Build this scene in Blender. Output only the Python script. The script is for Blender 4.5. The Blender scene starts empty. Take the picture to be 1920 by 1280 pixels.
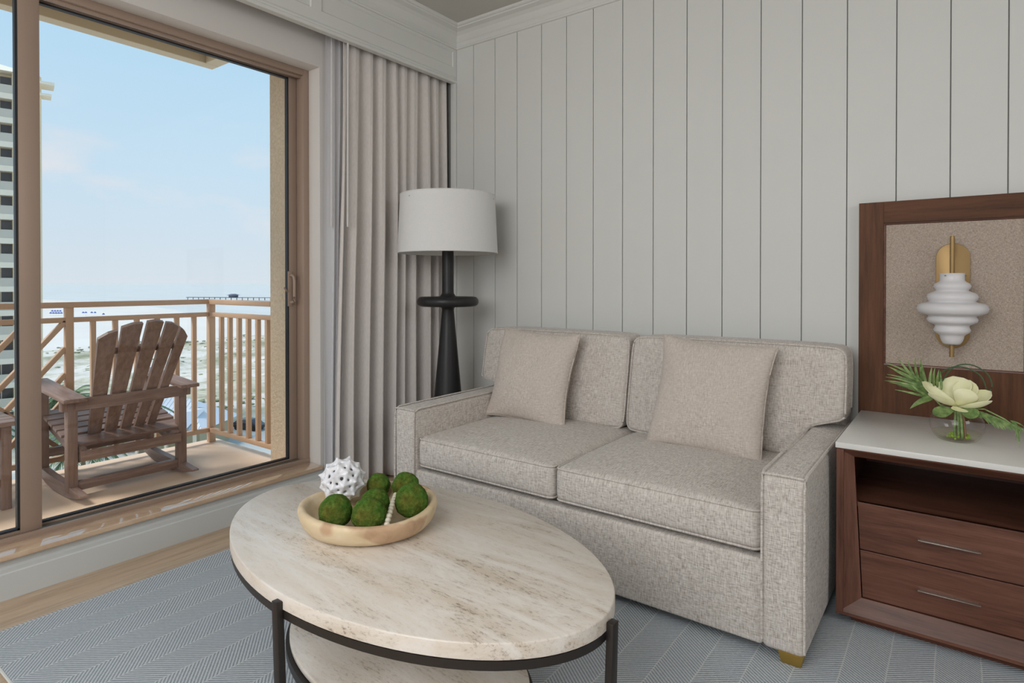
import bpy, bmesh, math, random
from math import sin, cos, pi, radians, sqrt, atan2
from mathutils import Vector, Matrix, noise
random.seed(7)
sc = bpy.context.scene
col = sc.collection

# ------------------------------------------------------------------ camera, sky, sun, area lights, exposure
cd = bpy.data.cameras.new('camera'); cam = bpy.data.objects.new('camera', cd); col.objects.link(cam)
cam.location = (0, 0, 1.2)
cam.rotation_euler = (radians(90 - 0.432), 0, radians(36.65))
cd.sensor_width = 36; cd.lens = 1137 / 1920 * 36; cd.shift_y = -100 / 1920
cd.clip_start = 0.02; cd.clip_end = 60000
sc.camera = cam
sc.view_settings.view_transform = 'Standard'; sc.view_settings.look = 'None'
sc.view_settings.exposure = 0.0; sc.view_settings.gamma = 1.0
sc.view_settings.use_curve_mapping = False

def lin(h):
    h = h.lstrip('#'); o = []
    for i in (0, 2, 4):
        c = int(h[i:i + 2], 16) / 255
        o.append(c / 12.92 if c <= 0.04045 else ((c + 0.055) / 1.055) ** 2.4)
    return (*o, 1.0)

w = bpy.data.worlds.new('sky'); sc.world = w; w.use_nodes = True
nt = w.node_tree; nt.nodes.clear()
def wn(t): return nt.nodes.new(t)
tc = wn('ShaderNodeTexCoord'); sep = wn('ShaderNodeSeparateXYZ'); nt.links.new(tc.outputs['Generated'], sep.inputs[0])
ramp = wn('ShaderNodeValToRGB'); nt.links.new(sep.outputs['Z'], ramp.inputs[0])
cr = ramp.color_ramp
for i, (p, c) in enumerate([(0.0, '#dce5ee'), (0.05, '#d6e4f0'), (0.16, '#cbe3f5'), (0.36, '#b7ddf7'), (1.0, '#8ec3ee')]):
    e = cr.elements[i] if i < 2 else cr.elements.new(p)
    e.position = p; e.color = lin(c)
mp = wn('ShaderNodeMapping'); mp.inputs['Scale'].default_value = (1, 1, 2.6)
nt.links.new(tc.outputs['Generated'], mp.inputs[0])
nz = wn('ShaderNodeTexNoise'); nz.inputs['Scale'].default_value = 4.3; nz.inputs['Detail'].default_value = 7; nz.inputs['Roughness'].default_value = 0.55
mp.inputs['Location'].default_value = (0.35, 0.12, 0.3)
nt.links.new(mp.outputs[0], nz.inputs['Vector'])
cl = wn('ShaderNodeMapRange'); cl.inputs['From Min'].default_value = 0.56; cl.inputs['From Max'].default_value = 0.74; cl.inputs['To Max'].default_value = 0.85
nt.links.new(nz.outputs['Fac'], cl.inputs['Value'])
hi = wn('ShaderNodeMapRange'); hi.inputs['From Min'].default_value = 0.15; hi.inputs['From Max'].default_value = 0.27; hi.inputs['To Min'].default_value = 1.0; hi.inputs['To Max'].default_value = 0.0; nt.links.new(sep.outputs['Z'], hi.inputs['Value'])
ml = wn('ShaderNodeMath'); ml.operation = 'MULTIPLY'; nt.links.new(cl.outputs[0], ml.inputs[0]); nt.links.new(hi.outputs[0], ml.inputs[1])
mx = wn('ShaderNodeMix'); mx.data_type = 'RGBA'; nt.links.new(ml.outputs[0], mx.inputs['Factor'])
nt.links.new(ramp.outputs[0], mx.inputs['A']); mx.inputs['B'].default_value = lin('#ece9ec')
bg = wn('ShaderNodeBackground'); bg.inputs['Strength'].default_value = 1.05; nt.links.new(mx.outputs['Result'], bg.inputs[0])
ow = wn('ShaderNodeOutputWorld'); nt.links.new(bg.outputs[0], ow.inputs[0])

sd = bpy.data.lights.new('sun', 'SUN'); sd.energy = 3.2; sd.angle = radians(20); sd.color = (1, 0.95, 0.88)
so = bpy.data.objects.new('sun', sd); col.objects.link(so)
so.rotation_euler = Vector((-0.36, -0.45, 0.82)).to_track_quat('Z', 'Y').to_euler()
def area(name, loc, target, sx, sy, e, colr=(0.97, 0.985, 1.0)):
    d = bpy.data.lights.new(name, 'AREA'); d.shape = 'RECTANGLE'; d.size = sx; d.size_y = sy; d.energy = e; d.color = colr
    o = bpy.data.objects.new(name, d); col.objects.link(o); o.location = loc
    o.rotation_euler = (Vector(loc) - Vector(target)).to_track_quat('Z', 'Y').to_euler(); return o
area('side_lamp_light', (2.2, 0.7, 2.1), (-0.6, 2.6, 0.9), 0.9, 0.9, 16)
area('overhead_fill', (-0.9, -0.7, 2.85), (-1.0, 0.2, 0), 2.2, 2.0, 44)  # added overhead fill to brighten the room, no fitting modelled here
area('room_fill', (-0.7, -1.9, 1.9), (-1.8, 2.6, 1.0), 2.2, 1.4, 57)  # added fill behind the camera, lifts the sofa and left side

# ------------------------------------------------------------------ materials
class MB:
    def __init__(s, name):
        s.m = bpy.data.materials.new(name); s.m.use_nodes = True; s.nt = s.m.node_tree; s.nt.nodes.clear()
        s.out = s.n('ShaderNodeOutputMaterial'); s.b = s.n('ShaderNodeBsdfPrincipled'); s.nt.links.new(s.b.outputs[0], s.out.inputs[0])
        s.tc = s.n('ShaderNodeTexCoord')
    def n(s, t): return s.nt.nodes.new(t)
    def l(s, a, b): s.nt.links.new(a, b)
    def math(s, op, a, b=None, c=None):
        x = s.n('ShaderNodeMath'); x.operation = op
        for i, v in enumerate((a, b, c)):
            if v is None: continue
            if isinstance(v, (int, float)): x.inputs[i].default_value = v
            else: s.l(v, x.inputs[i])
        return x.outputs[0]
    def noise(s, scale=(1, 1, 1), sc_=5, det=4, rough=0.5, dist=0, rot=(0, 0, 0), coord='Object'):
        m = s.n('ShaderNodeMapping'); m.inputs['Scale'].default_value = scale; m.inputs['Rotation'].default_value = rot
        s.l(s.tc.outputs[coord], m.inputs[0])
        x = s.n('ShaderNodeTexNoise'); x.inputs['Scale'].default_value = sc_; x.inputs['Detail'].default_value = det
        x.inputs['Roughness'].default_value = rough; x.inputs['Distortion'].default_value = dist
        s.l(m.outputs[0], x.inputs['Vector']); return x.outputs['Fac']
    def ramp(s, f, stops):
        r = s.n('ShaderNodeValToRGB'); s.l(f, r.inputs[0])
        for i, (p, c) in enumerate(stops):
            e = r.color_ramp.elements[i] if i < 2 else r.color_ramp.elements.new(p)
            e.position = p; e.color = lin(c) if isinstance(c, str) else c
        return r.outputs[0]
    def mix(s, f, a, b, mode='MIX'):
        x = s.n('ShaderNodeMix'); x.data_type = 'RGBA'; x.blend_type = mode
        for k, v in (('Factor', f), ('A', a), ('B', b)):
            if isinstance(v, str): x.inputs[k].default_value = lin(v)
            elif isinstance(v, (int, float)): x.inputs[k].default_value = v
            else: s.l(v, x.inputs[k])
        return x.outputs['Result']
    def color(s, c):
        if isinstance(c, str): s.b.inputs['Base Color'].default_value = lin(c)
        else: s.l(c, s.b.inputs['Base Color'])
    def bump(s, h, strength=0.3, dist=0.002):
        x = s.n('ShaderNodeBump'); x.inputs['Strength'].default_value = strength; x.inputs['Distance'].default_value = dist
        s.l(h, x.inputs['Height']); s.l(x.outputs[0], s.b.inputs['Normal'])
    def set(s, **k):
        for a, v in k.items():
            s.b.inputs[{'rough': 'Roughness', 'metal': 'Metallic', 'spec': 'Specular IOR Level', 'coat': 'Coat Weight', 'sheen': 'Sheen Weight', 'trans': 'Transmission Weight'}[a]].default_value = v

def paint(name, c, rough=0.5, nscale=60, amt=0.1, metal=0.0, spec=0.4):
    b = MB(name); f = b.noise(sc_=nscale, det=3)
    b.color(b.mix(f, c, c)); b.set(rough=rough, metal=metal, spec=spec)
    d = b.noise(sc_=2.2, det=3)
    hsv = b.n('ShaderNodeHueSaturation'); hsv.inputs['Color'].default_value = lin(c)
    b.l(b.math('MULTIPLY_ADD', d, 0.08, 0.96), hsv.inputs['Value']); b.l(hsv.outputs[0], b.b.inputs['Base Color'])
    b.bump(f, amt, 0.001); return b.m

def wood(name, c1, c2, c3, axis='z', sc_=1.0, rough=0.4, spec=0.4, coat=0.0):
    b = MB(name); k = {'x': (0.6, 9, 9), 'y': (9, 0.6, 9), 'z': (9, 9, 0.6)}[axis]
    k = tuple(v * sc_ for v in k)
    f = b.noise(scale=k, sc_=3.2, det=6, rough=0.62, dist=0.5)
    g = b.noise(scale=tuple(v * 6 for v in k), sc_=4, det=3, rough=0.6)
    h = b.math('ADD', b.math('MULTIPLY', f, 0.75), b.math('MULTIPLY', g, 0.25))
    b.color(b.ramp(h, [(0.32, c1), (0.5, c2), (0.68, c3)])); b.set(rough=rough, spec=spec, coat=coat)
    b.bump(g, 0.12, 0.001); return b.m

def fabric(name, c1, c2, c3, s=1.0, bstr=0.35):
    b = MB(name)
    n1 = b.noise(scale=(46 * s, 46 * s, 330 * s), sc_=1, det=3)
    n2 = b.noise(scale=(330 * s, 46 * s, 46 * s), sc_=1, det=3)
    n3 = b.noise(scale=(46 * s, 330 * s, 46 * s), sc_=1, det=3)
    ge = b.n('ShaderNodeNewGeometry'); sn_ = b.n('ShaderNodeSeparateXYZ'); b.l(ge.outputs['Normal'], sn_.inputs[0])
    tot = None
    for nn_, k in ((n1, 'Z'), (n2, 'X'), (n3, 'Y')):
        q = b.math('MULTIPLY', b.math('SUBTRACT', nn_, 0.5), b.math('SUBTRACT', 1.0, b.math('POWER', b.math('ABSOLUTE', sn_.outputs[k]), 0.7)))
        tot = q if tot is None else b.math('ADD', tot, q)
    f = b.math('MULTIPLY_ADD', tot, 1.0, 0.5)
    b.color(b.ramp(f, [(0.22, c1), (0.5, c2), (0.78, c3)])); b.set(rough=0.95, spec=0.15, sheen=0.15)
    b.bump(f, bstr, 0.0015); return b.m

M = {}
M['wall'] = paint('painted_wall', '#d5d5d1', 0.55)
M['wall_grey'] = paint('painted_drywall', '#d3cec9', 0.6)
M['trim'] = paint('trim_paint', '#d6d6d2', 0.42)
M['base_paint'] = paint('baseboard_paint', '#c9cccb', 0.42)
M['gap'] = paint('groove_shadow_backing', '#8f8f8b', 0.8)
M['ceiling'] = paint('ceiling_paint', '#c4c2bc', 0.8, nscale=220, amt=0.5)
M['bronze'] = paint('bronze_aluminium', '#a08b7c', 0.42, metal=0.15)
M['bronze_rail'] = paint('tan_powder_coat', '#c3a082', 0.5)
M['gasket'] = paint('black_gasket', '#232427', 0.5)
M['black'] = paint('black_lacquer', '#262526', 0.42, nscale=120, amt=0.3)
M['iron'] = paint('dark_bronze_iron', '#3b3633', 0.4, nscale=90, amt=0.3, metal=0.5)
M['nickel'] = paint('brushed_nickel', '#b9b2a8', 0.3, metal=0.9)
M['white_plastic'] = paint('white_plastic', '#d8d4d2', 0.35)
M['counter'] = paint('white_quartz', '#e0ded9', 0.22, amt=0.02)
M['shade'] = fabric('linen_shade', '#dadad8', '#dedddb', '#e2e1df', 1.6, 0.03)
M['brass'] = paint('satin_brass', '#9c8056', 0.42, metal=0.6, nscale=200, amt=0.05)
M['brass_leg'] = paint('brass_leg', '#a1843f', 0.4, metal=0.4)
M['ceramic'] = paint('white_ceramic', '#e6e6ea', 0.18, amt=0.03, spec=0.6)
M['bead'] = paint('cream_bead', '#d6cdb9', 0.5)
M['sofa'] = fabric('heather_upholstery', '#a1978e', '#cbc3bb', '#e2dcd5')
M['pillow'] = fabric('linen_pillow', '#b0a397', '#c9bdb3', '#dcd2c9', 1.2, 0.25)
M['board_fabric'] = fabric('panel_linen', '#8f8073', '#ae9e91', '#c9bbae', 2.6, 0.25)
M['walnut'] = wood('walnut_panel', '#44291a', '#5c3a25', '#6d472f', 'z', rough=0.55, spec=0.25)
M['walnut_h'] = wood('walnut_rail', '#44291a', '#5b3924', '#6c462e', 'x', rough=0.55, spec=0.25)
M['dark_wood'] = wood('espresso_wood', '#4a2c22', '#684334', '#795243', 'x', rough=0.35)
M['dark_wood_v'] = wood('espresso_stile', '#4a2c22', '#6c4738', '#7d5647', 'z', rough=0.35)
M['chair_wood'] = wood('brown_poly_wood', '#6f564b', '#83695d', '#957c6f', 'z', 1.6, rough=0.45)
M['chair_wood_y'] = wood('brown_poly_wood_cross', '#6f564b', '#83695d', '#9c8579', 'y', 1.6, rough=0.4)
M['chair_wood_x'] = wood('brown_poly_wood_long', '#6f564b', '#876c60', '#9c8579', 'x', 1.6, rough=0.4)
M['oak'] = wood('light_oak_floor', '#a58f78', '#c2ab92', '#d2bda6', 'y', 0.8, rough=0.45)

b = MB('curtain_cloth'); f = b.noise(scale=(300, 300, 40), sc_=1, det=2)
b.color(b.ramp(f, [(0.3, '#cdc6c1'), (0.7, '#d9d2cd')])); b.set(rough=0.9, spec=0.15, sheen=0.3); b.bump(f, 0.12, 0.001); M['curtain'] = b.m
b = MB('sheer_cloth'); f = b.noise(scale=(400, 400, 400), sc_=1, det=1)
b.color(b.ramp(f, [(0.3, '#eaeaec'), (0.7, '#f4f4f6')])); b.set(rough=0.9, spec=0.1)
t = b.n('ShaderNodeBsdfTransparent'); tl = b.n('ShaderNodeBsdfTranslucent'); tl.inputs[0].default_value = lin('#e6e6ea')
m1 = b.n('ShaderNodeMixShader'); m1.inputs[0].default_value = 0.4; b.l(b.b.outputs[0], m1.inputs[1]); b.l(tl.outputs[0], m1.inputs[2])
m2 = b.n('ShaderNodeMixShader'); m2.inputs[0].default_value = 0.04; b.l(m1.outputs[0], m2.inputs[1]); b.l(t.outputs[0], m2.inputs[2]); b.l(m2.outputs[0], b.out.inputs[0]); M['sheer'] = b.m

def thin_glass(name, tint, ior=1.45, gloss=0.02):
    b = MB(name); t = b.n('ShaderNodeBsdfTransparent'); t.inputs[0].default_value = tint
    g = b.n('ShaderNodeBsdfGlossy'); g.inputs['Roughness'].default_value = gloss
    f = b.n('ShaderNodeLayerWeight'); f.inputs['Blend'].default_value = 0.5
    fz = b.math('MULTIPLY_ADD', b.math('POWER', f.outputs['Facing'], 4.0), ior, 0.03)
    m = b.n('ShaderNodeMixShader'); b.l(fz, m.inputs[0]); b.l(t.outputs[0], m.inputs[1]); b.l(g.outputs[0], m.inputs[2])
    b.l(m.outputs[0], b.out.inputs[0]); return b.m
M['glass'] = thin_glass('window_glass', (0.97, 0.98, 0.98, 1), 0.25)
M['vase'] = thin_glass('vase_glass', (0.985, 0.98, 0.98, 1), 0.5)
M['water'] = thin_glass('water', (0.96, 0.97, 0.90, 1), 0.1)

b = MB('frosted_glass'); f = b.noise(sc_=300, det=2); b.color('#f0eeef'); b.set(rough=0.35, spec=0.5); b.bump(f, 0.1, 0.0005)
tl = b.n('ShaderNodeBsdfTranslucent'); tl.inputs[0].default_value = lin('#ece8ea'); m1 = b.n('ShaderNodeMixShader'); m1.inputs[0].default_value = 0.2
b.l(b.b.outputs[0], m1.inputs[1]); b.l(tl.outputs[0], m1.inputs[2])
t = b.n('ShaderNodeBsdfTransparent'); m2 = b.n('ShaderNodeMixShader'); m2.inputs[0].default_value = 0.05; b.l(m1.outputs[0], m2.inputs[1]); b.l(t.outputs[0], m2.inputs[2])
b.l(m2.outputs[0], b.out.inputs[0]); M['frost'] = b.m

b = MB('travertine')
v = b.noise(scale=(0.9, 5, 5), sc_=2.4, det=10, rough=0.68, dist=0.9, rot=(0, 0, radians(-5)))
v2 = b.noise(scale=(1.0, 3.2, 3), sc_=1.8, det=4)
p = b.noise(scale=(36, 120, 120), sc_=1, det=6, rough=0.8)
base = b.ramp(v, [(0.28, '#d3c5b3'), (0.42, '#ddd2c5'), (0.55, '#e2dad0'), (0.72, '#e9e4de')])
dens = b.math('MULTIPLY', b.ramp(v, [(0.4, (1, 1, 1, 1)), (0.58, (0, 0, 0, 1))]), b.ramp(v2, [(0.42, (0, 0, 0, 1)), (0.58, (1, 1, 1, 1))]))
pit = b.math('MULTIPLY', b.ramp(p, [(0.52, (0, 0, 0, 1)), (0.62, (1, 1, 1, 1))]), b.math('MULTIPLY_ADD', dens, 0.95, 0.16))
base = b.mix(b.math('MULTIPLY', dens, 0.35), base, '#bfae97')
b.color(b.mix(b.math('MULTIPLY', pit, 0.9), base, '#857767')); b.set(rough=0.32, spec=0.5)
b.bump(b.math('SUBTRACT', 1.0, pit), 0.25, 0.0015); M['travertine'] = b.m

b = MB('marble_sill')
v = b.noise(scale=(3, 1.2, 3), sc_=5, det=7, rough=0.65, dist=0.8)
b.color(b.ramp(v, [(0.3, '#c0a083'), (0.5, '#ccae90'), (0.72, '#d9c0a4')])); b.set(rough=0.05, spec=1.0, coat=1.0); b.b.inputs['Coat Roughness'].default_value = 0.02; M['sill'] = b.m

# rug: chevron bands 0.1167 m wide running along y with slanted ribs
b = MB('chevron_rug'); sp = b.n('ShaderNodeSeparateXYZ'); b.l(b.tc.outputs['Object'], sp.inputs[0])
X, Y = sp.outputs['X'], sp.outputs['Y']
wob = b.math('MULTIPLY', b.math('SUBTRACT', b.noise(sc_=9, det=2), 0.5), 0.006)
u = b.math('DIVIDE', b.math('ADD', b.math('ADD', X, wob), 0.299), 0.1167)
idx = b.math('FLOOR', u); fr = b.math('SUBTRACT', u, idx)
par = b.math('MULTIPLY_ADD', b.math('MODULO', b.math('ABSOLUTE', idx), 2.0), -2.0, 1.0)
d = b.math('ADD', Y, b.math('MULTIPLY', b.math('MULTIPLY', X, par), 0.8))
rib = b.math('MULTIPLY_ADD', b.math('SINE', b.math('MULTIPLY', d, 2 * pi / 0.0125)), 0.5, 0.5)
d2 = b.math('SUBTRACT', Y, b.math('MULTIPLY', b.math('MULTIPLY', X, par), 1.3))
knot = b.math('MULTIPLY_ADD', b.math('SINE', b.math('MULTIPLY', d2, 2 * pi / 0.006)), 0.5, 0.5)
edge = b.math('GREATER_THAN', b.math('ABSOLUTE', b.math('SUBTRACT', fr, 0.5)), 0.482)
nn = b.noise(sc_=110, det=4, rough=0.8); big = b.noise(sc_=2.0, det=3)
hh = b.math('ADD', b.math('MULTIPLY', rib, 0.36), b.math('ADD', b.math('MULTIPLY', nn, 0.42), b.math('MULTIPLY', knot, 0.22)))
c0 = b.ramp(hh, [(0.22, '#757d82'), (0.48, '#b0b7bb'), (0.74, '#dfe2e2')])
c1 = b.mix(b.math('MULTIPLY', big, 0.35), c0, '#a3abbb')
b.color(b.mix(b.math('MULTIPLY', edge, 0.5), c1, '#dcdedb')); b.set(rough=0.95, spec=0.1)
b.bump(hh, 0.6, 0.004); M['rug'] = b.m

b = MB('pale_bowl_wood')
f = b.noise(scale=(4, 10, 10), sc_=2.0, det=6, dist=0.8); k = b.noise(sc_=7.0, det=2)
b.color(b.mix(b.ramp(k, [(0.60, (0, 0, 0, 1)), (0.64, (1, 1, 1, 1))]), b.ramp(f, [(0.3, '#d2b992'), (0.6, '#e0cba8'), (0.8, '#e8d8bb')]), b.ramp(f, [(0.3, '#b08f6f'), (0.6, '#c8a685'), (0.8, '#d3b696')]))); b.set(rough=0.5)
M['bowl'] = b.m
b = MB('moss'); f = b.noise(sc_=60, det=6, rough=0.75); g = b.noise(sc_=14, det=3)
b.color(b.mix(b.ramp(g, [(0.4, (0, 0, 0, 1)), (0.68, (1, 1, 1, 1))]), b.ramp(f, [(0.3, '#304a16'), (0.55, '#567d33'), (0.75, '#86a650')]), b.ramp(f, [(0.3, '#3d3a16'), (0.6, '#66662c'), (0.8, '#7f7f3e')]))); b.set(rough=1, spec=0.1); b.bump(f, 1.0, 0.006); M['moss'] = b.m
b = MB('petal'); f = b.noise(sc_=25, det=3); b.color(b.ramp(f, [(0.3, '#e5e3b0'), (0.7, '#f1efca')])); b.set(rough=0.55); M['petal'] = b.m
b = MB('leaf_green'); f = b.noise(sc_=60, det=3); b.color(b.ramp(f, [(0.3, '#56753f'), (0.7, '#94ac6b')])); b.set(rough=0.5); M['leaf'] = b.m
M['leaf_dark'] = paint('grass_blade', '#3f5a3c', 0.5)
M['stem'] = paint('brown_stem', '#8b6a4c', 0.6)
M['lime'] = paint('lime_moss', '#8fae3a', 0.7)
b = MB('stucco'); f = b.noise(sc_=55, det=5, rough=0.7); b.color(b.ramp(f, [(0.3, '#c3ad93'), (0.7, '#dcc9af')])); b.set(rough=0.95, spec=0.1); b.bump(f, 0.9, 0.01); M['stucco'] = b.m
b = MB('balcony_floor'); f = b.noise(sc_=1.5, det=5); g = b.noise(sc_=90, det=3)
b.color(b.ramp(f, [(0.3, '#dcbea3'), (0.7, '#e6ccb2')])); b.set(rough=0.6); b.bump(g, 0.3, 0.002); M['balc'] = b.m
M['soffit'] = paint('soffit', '#c9b89c', 0.8)
b = MB('sand'); f = b.noise(sc_=0.02, det=8, rough=0.6); b.color(b.ramp(f, [(0.3, '#d3cbc4'), (0.7, '#ddd6cf')])); b.set(rough=1, spec=0.0); M['sand'] = b.m
b = MB('dune_sand'); f = b.noise(sc_=0.16, det=9, rough=0.72); g = b.noise(sc_=0.05, det=3)
fm = b.math('MULTIPLY_ADD', g, 0.5, b.math('MULTIPLY', f, 0.6))
b.color(b.ramp(fm, [(0.5, '#d6cfc7'), (0.57, '#bcb5a4'), (0.68, '#93927b')])); b.set(rough=1, spec=0.0); M['dune'] = b.m
b = MB('sea'); f = b.noise(scale=(0.01, 0.03, 1), sc_=1, det=6); b.color(b.ramp(f, [(0.3, '#c3c2bf'), (0.7, '#cbcac7')])); b.set(rough=0.7, spec=0.15); b.bump(f, 0.1, 0.5); M['sea'] = b.m
M['tower'] = paint('tower_stucco', '#e8d6b4', 0.8); M['tower_slab'] = paint('tower_slab', '#f2e6d2', 0.8)
M['tower_glass'] = paint('tower_window', '#5b5c62', 0.4); M['tower_rail'] = paint('tower_glass_rail', '#cbc3b4', 0.5)
M['roof_metal'] = paint('blue_white_metal_roof', '#dadbe0', 0.7); M['pav_wall'] = paint('pavilion_wall', '#b7ab8e', 0.8)
M['blue'] = paint('blue_canvas', '#4d66b0', 0.7); M['car'] = paint('dark_car_paint', '#33363c', 0.25); M['tyre'] = paint('tyre', '#1b1b1c', 0.8)
M['pier'] = paint('pier_wood', '#5c6272', 0.8); M['palm'] = paint('palm_leaf', '#5f7850', 0.6); M['shrub'] = paint('dune_shrub', '#8c9072', 0.9); M['trunk'] = paint('palm_trunk', '#8b7a66', 0.9)
M['asphalt'] = paint('parking_asphalt', '#b9b8b4', 0.9)

# ------------------------------------------------------------------ mesh helpers
WM = {}
def wm(o): return WM.get(o.name, Matrix.Identity(4)) if o else Matrix.Identity(4)
def tag(o, label=None, cat=None, group=None, kind=None):
    if label: o['label'] = label
    if cat: o['category'] = cat
    if group: o['group'] = group
    if kind: o['kind'] = kind
    return o
def thing(name, label, cat, loc=(0, 0, 0), rz=0, group=None):
    o = bpy.data.objects.new(name, None); col.objects.link(o); o.empty_display_size = 0.1
    o.location = loc; o.rotation_euler = (0, 0, rz)
    WM[o.name] = Matrix.Translation(loc) @ Matrix.Rotation(rz, 4, 'Z')
    return tag(o, label, cat, group)
def finish(bm, smooth, angle=35):
    bmesh.ops.recalc_face_normals(bm, faces=bm.faces)
    if smooth:
        for f in bm.faces: f.smooth = True
        for e in bm.edges:
            if len(e.link_faces) == 2 and e.calc_face_angle(0) > radians(angle): e.smooth = False
def obj(name, bm, mat, parent=None, smooth=True, local=False, origin=None, angle=35, normals=True):
    if normals: finish(bm, smooth, angle)
    else:
        for f in bm.faces: f.smooth = smooth
    P = wm(parent)
    if not local: bm.transform(P.inverted())
    me = bpy.data.meshes.new(name); 
    off = Vector((0, 0, 0))
    if origin is not None:
        off = (P.inverted() @ Vector(origin)) if not local else Vector(origin)
        bm.transform(Matrix.Translation(-off))
    bm.to_mesh(me); bm.free()
    me.materials.append(M[mat] if isinstance(mat, str) else mat)
    o = bpy.data.objects.new(name, me); col.objects.link(o); o.location = off
    if parent: o.parent = parent
    WM[o.name] = P @ Matrix.Translation(off)
    return o
def struct(name, bm, mat, parent=None, **k):
    o = obj(name, bm, mat, parent, **k)
    if not parent: o['kind'] = 'structure'
    return o
def new(): return bmesh.new()
def box(bm, x0, x1, y0, y1, z0, z1, bev=0, seg=2):
    vs = [bm.verts.new((x, y, z)) for x in (x0, x1) for y in (y0, y1) for z in (z0, z1)]
    F = [(0, 1, 3, 2), (4, 6, 7, 5), (0, 4, 5, 1), (2, 3, 7, 6), (0, 2, 6, 4), (1, 5, 7, 3)]
    fs = [bm.faces.new([vs[i] for i in f]) for f in F]
    if bev > 0:
        es = list({e for f in fs for e in f.edges})
        bmesh.ops.bevel(bm, geom=es, offset=bev, segments=seg, affect='EDGES', profile=0.5)
    return bm
def bx(*a, **k): return box(new(), *a, **k)
def hexa(bm, pts, bev=0):
    vs = [bm.verts.new(p) for p in pts]
    F = [(0, 1, 2, 3), (7, 6, 5, 4), (0, 4, 5, 1), (1, 5, 6, 2), (2, 6, 7, 3), (3, 7, 4, 0)]
    fs = [bm.faces.new([vs[i] for i in f]) for f in F]
    if bev > 0: bmesh.ops.bevel(bm, geom=list({e for f in fs for e in f.edges}), offset=bev, segments=2, affect='EDGES', profile=0.5)
    return bm
def prism(bm, poly, axis, a, b_, bev=0):
    def mk(p, t):
        return {'x': (t, p[0], p[1]), 'y': (p[0], t, p[1]), 'z': (p[0], p[1], t)}[axis]
    A = [bm.verts.new(mk(p, a)) for p in poly]; B = [bm.verts.new(mk(p, b_)) for p in poly]; n = len(poly)
    fs = [bm.faces.new(A), bm.faces.new(B[::-1])]
    for i in range(n): fs.append(bm.faces.new((A[i], B[i], B[(i + 1) % n], A[(i + 1) % n])))
    if bev > 0:
        bmesh.ops.recalc_face_normals(bm, faces=fs)
        es = [e for e in set(fs[0].edges) | set(fs[1].edges)]
        bmesh.ops.bevel(bm, geom=es, offset=bev, segments=2, affect='EDGES', profile=0.5)
    return bm
def lathe(bm, prof, seg=32, c=(0, 0, 0), cap=True, ax=1.0, ay=1.0):
    rings = []
    for r, z in prof:
        rings.append([bm.verts.new((c[0] + r * ax * cos(2 * pi * i / seg), c[1] + r * ay * sin(2 * pi * i / seg), c[2] + z)) for i in range(seg)])
    for a, b_ in zip(rings, rings[1:]):
        for i in range(seg): bm.faces.new((a[i], a[(i + 1) % seg], b_[(i + 1) % seg], b_[i]))
    if cap:
        bm.faces.new(rings[0][::-1]); bm.faces.new(rings[-1])
    return bm
def tube(bm, pts, r, seg=6, closed=False, taper=None):
    pts = [Vector(p) for p in pts]; n = len(pts); rings = []
    up = Vector((0, 0, 1))
    for i, p in enumerate(pts):
        a = pts[(i - 1) % n] if (closed or i > 0) else p; c = pts[(i + 1) % n] if (closed or i < n - 1) else p
        t = (c - a).normalized(); ref = up if abs(t.z) < 0.95 else Vector((1, 0, 0))
        s = t.cross(ref).normalized(); q = s.cross(t)
        rr = r if taper is None else r * taper(i / (n - 1))
        rings.append([bm.verts.new(p + s * rr * cos(2 * pi * k / seg) + q * rr * sin(2 * pi * k / seg)) for k in range(seg)])
    m = n if closed else n - 1
    for i in range(m):
        a, c = rings[i], rings[(i + 1) % n]
        for k in range(seg): bm.faces.new((a[k], a[(k + 1) % seg], c[(k + 1) % seg], c[k]))
    if not closed: bm.faces.new(rings[0][::-1]); bm.faces.new(rings[-1])
    return bm
def ball(bm, c, r, sub=2):
    return bmesh.ops.create_icosphere(bm, subdivisions=sub, radius=r, matrix=Matrix.Translation(c))['verts']
def bar(bm, p0, p1, w_, h_, up=(0, 0, 1), bev=0):
    p0, p1 = Vector(p0), Vector(p1); t = (p1 - p0).normalized(); s = t.cross(Vector(up)).normalized(); q = s.cross(t)
    P = []
    for p in (p0, p1):
        for a, c in ((-1, -1), (1, -1), (1, 1), (-1, 1)): P.append(p + s * a * w_ / 2 + q * c * h_ / 2)
    return hexa(bm, P, bev)
def ticks(h, r, n):
    e = [0, .12, .3, .5, .72, 1]
    a = [-h + r * t for t in e]; mid = [(-h + r) + (2 * h - 2 * r) * i / n for i in range(1, n)]
    return a + mid + [-v for v in a[::-1]]
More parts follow.
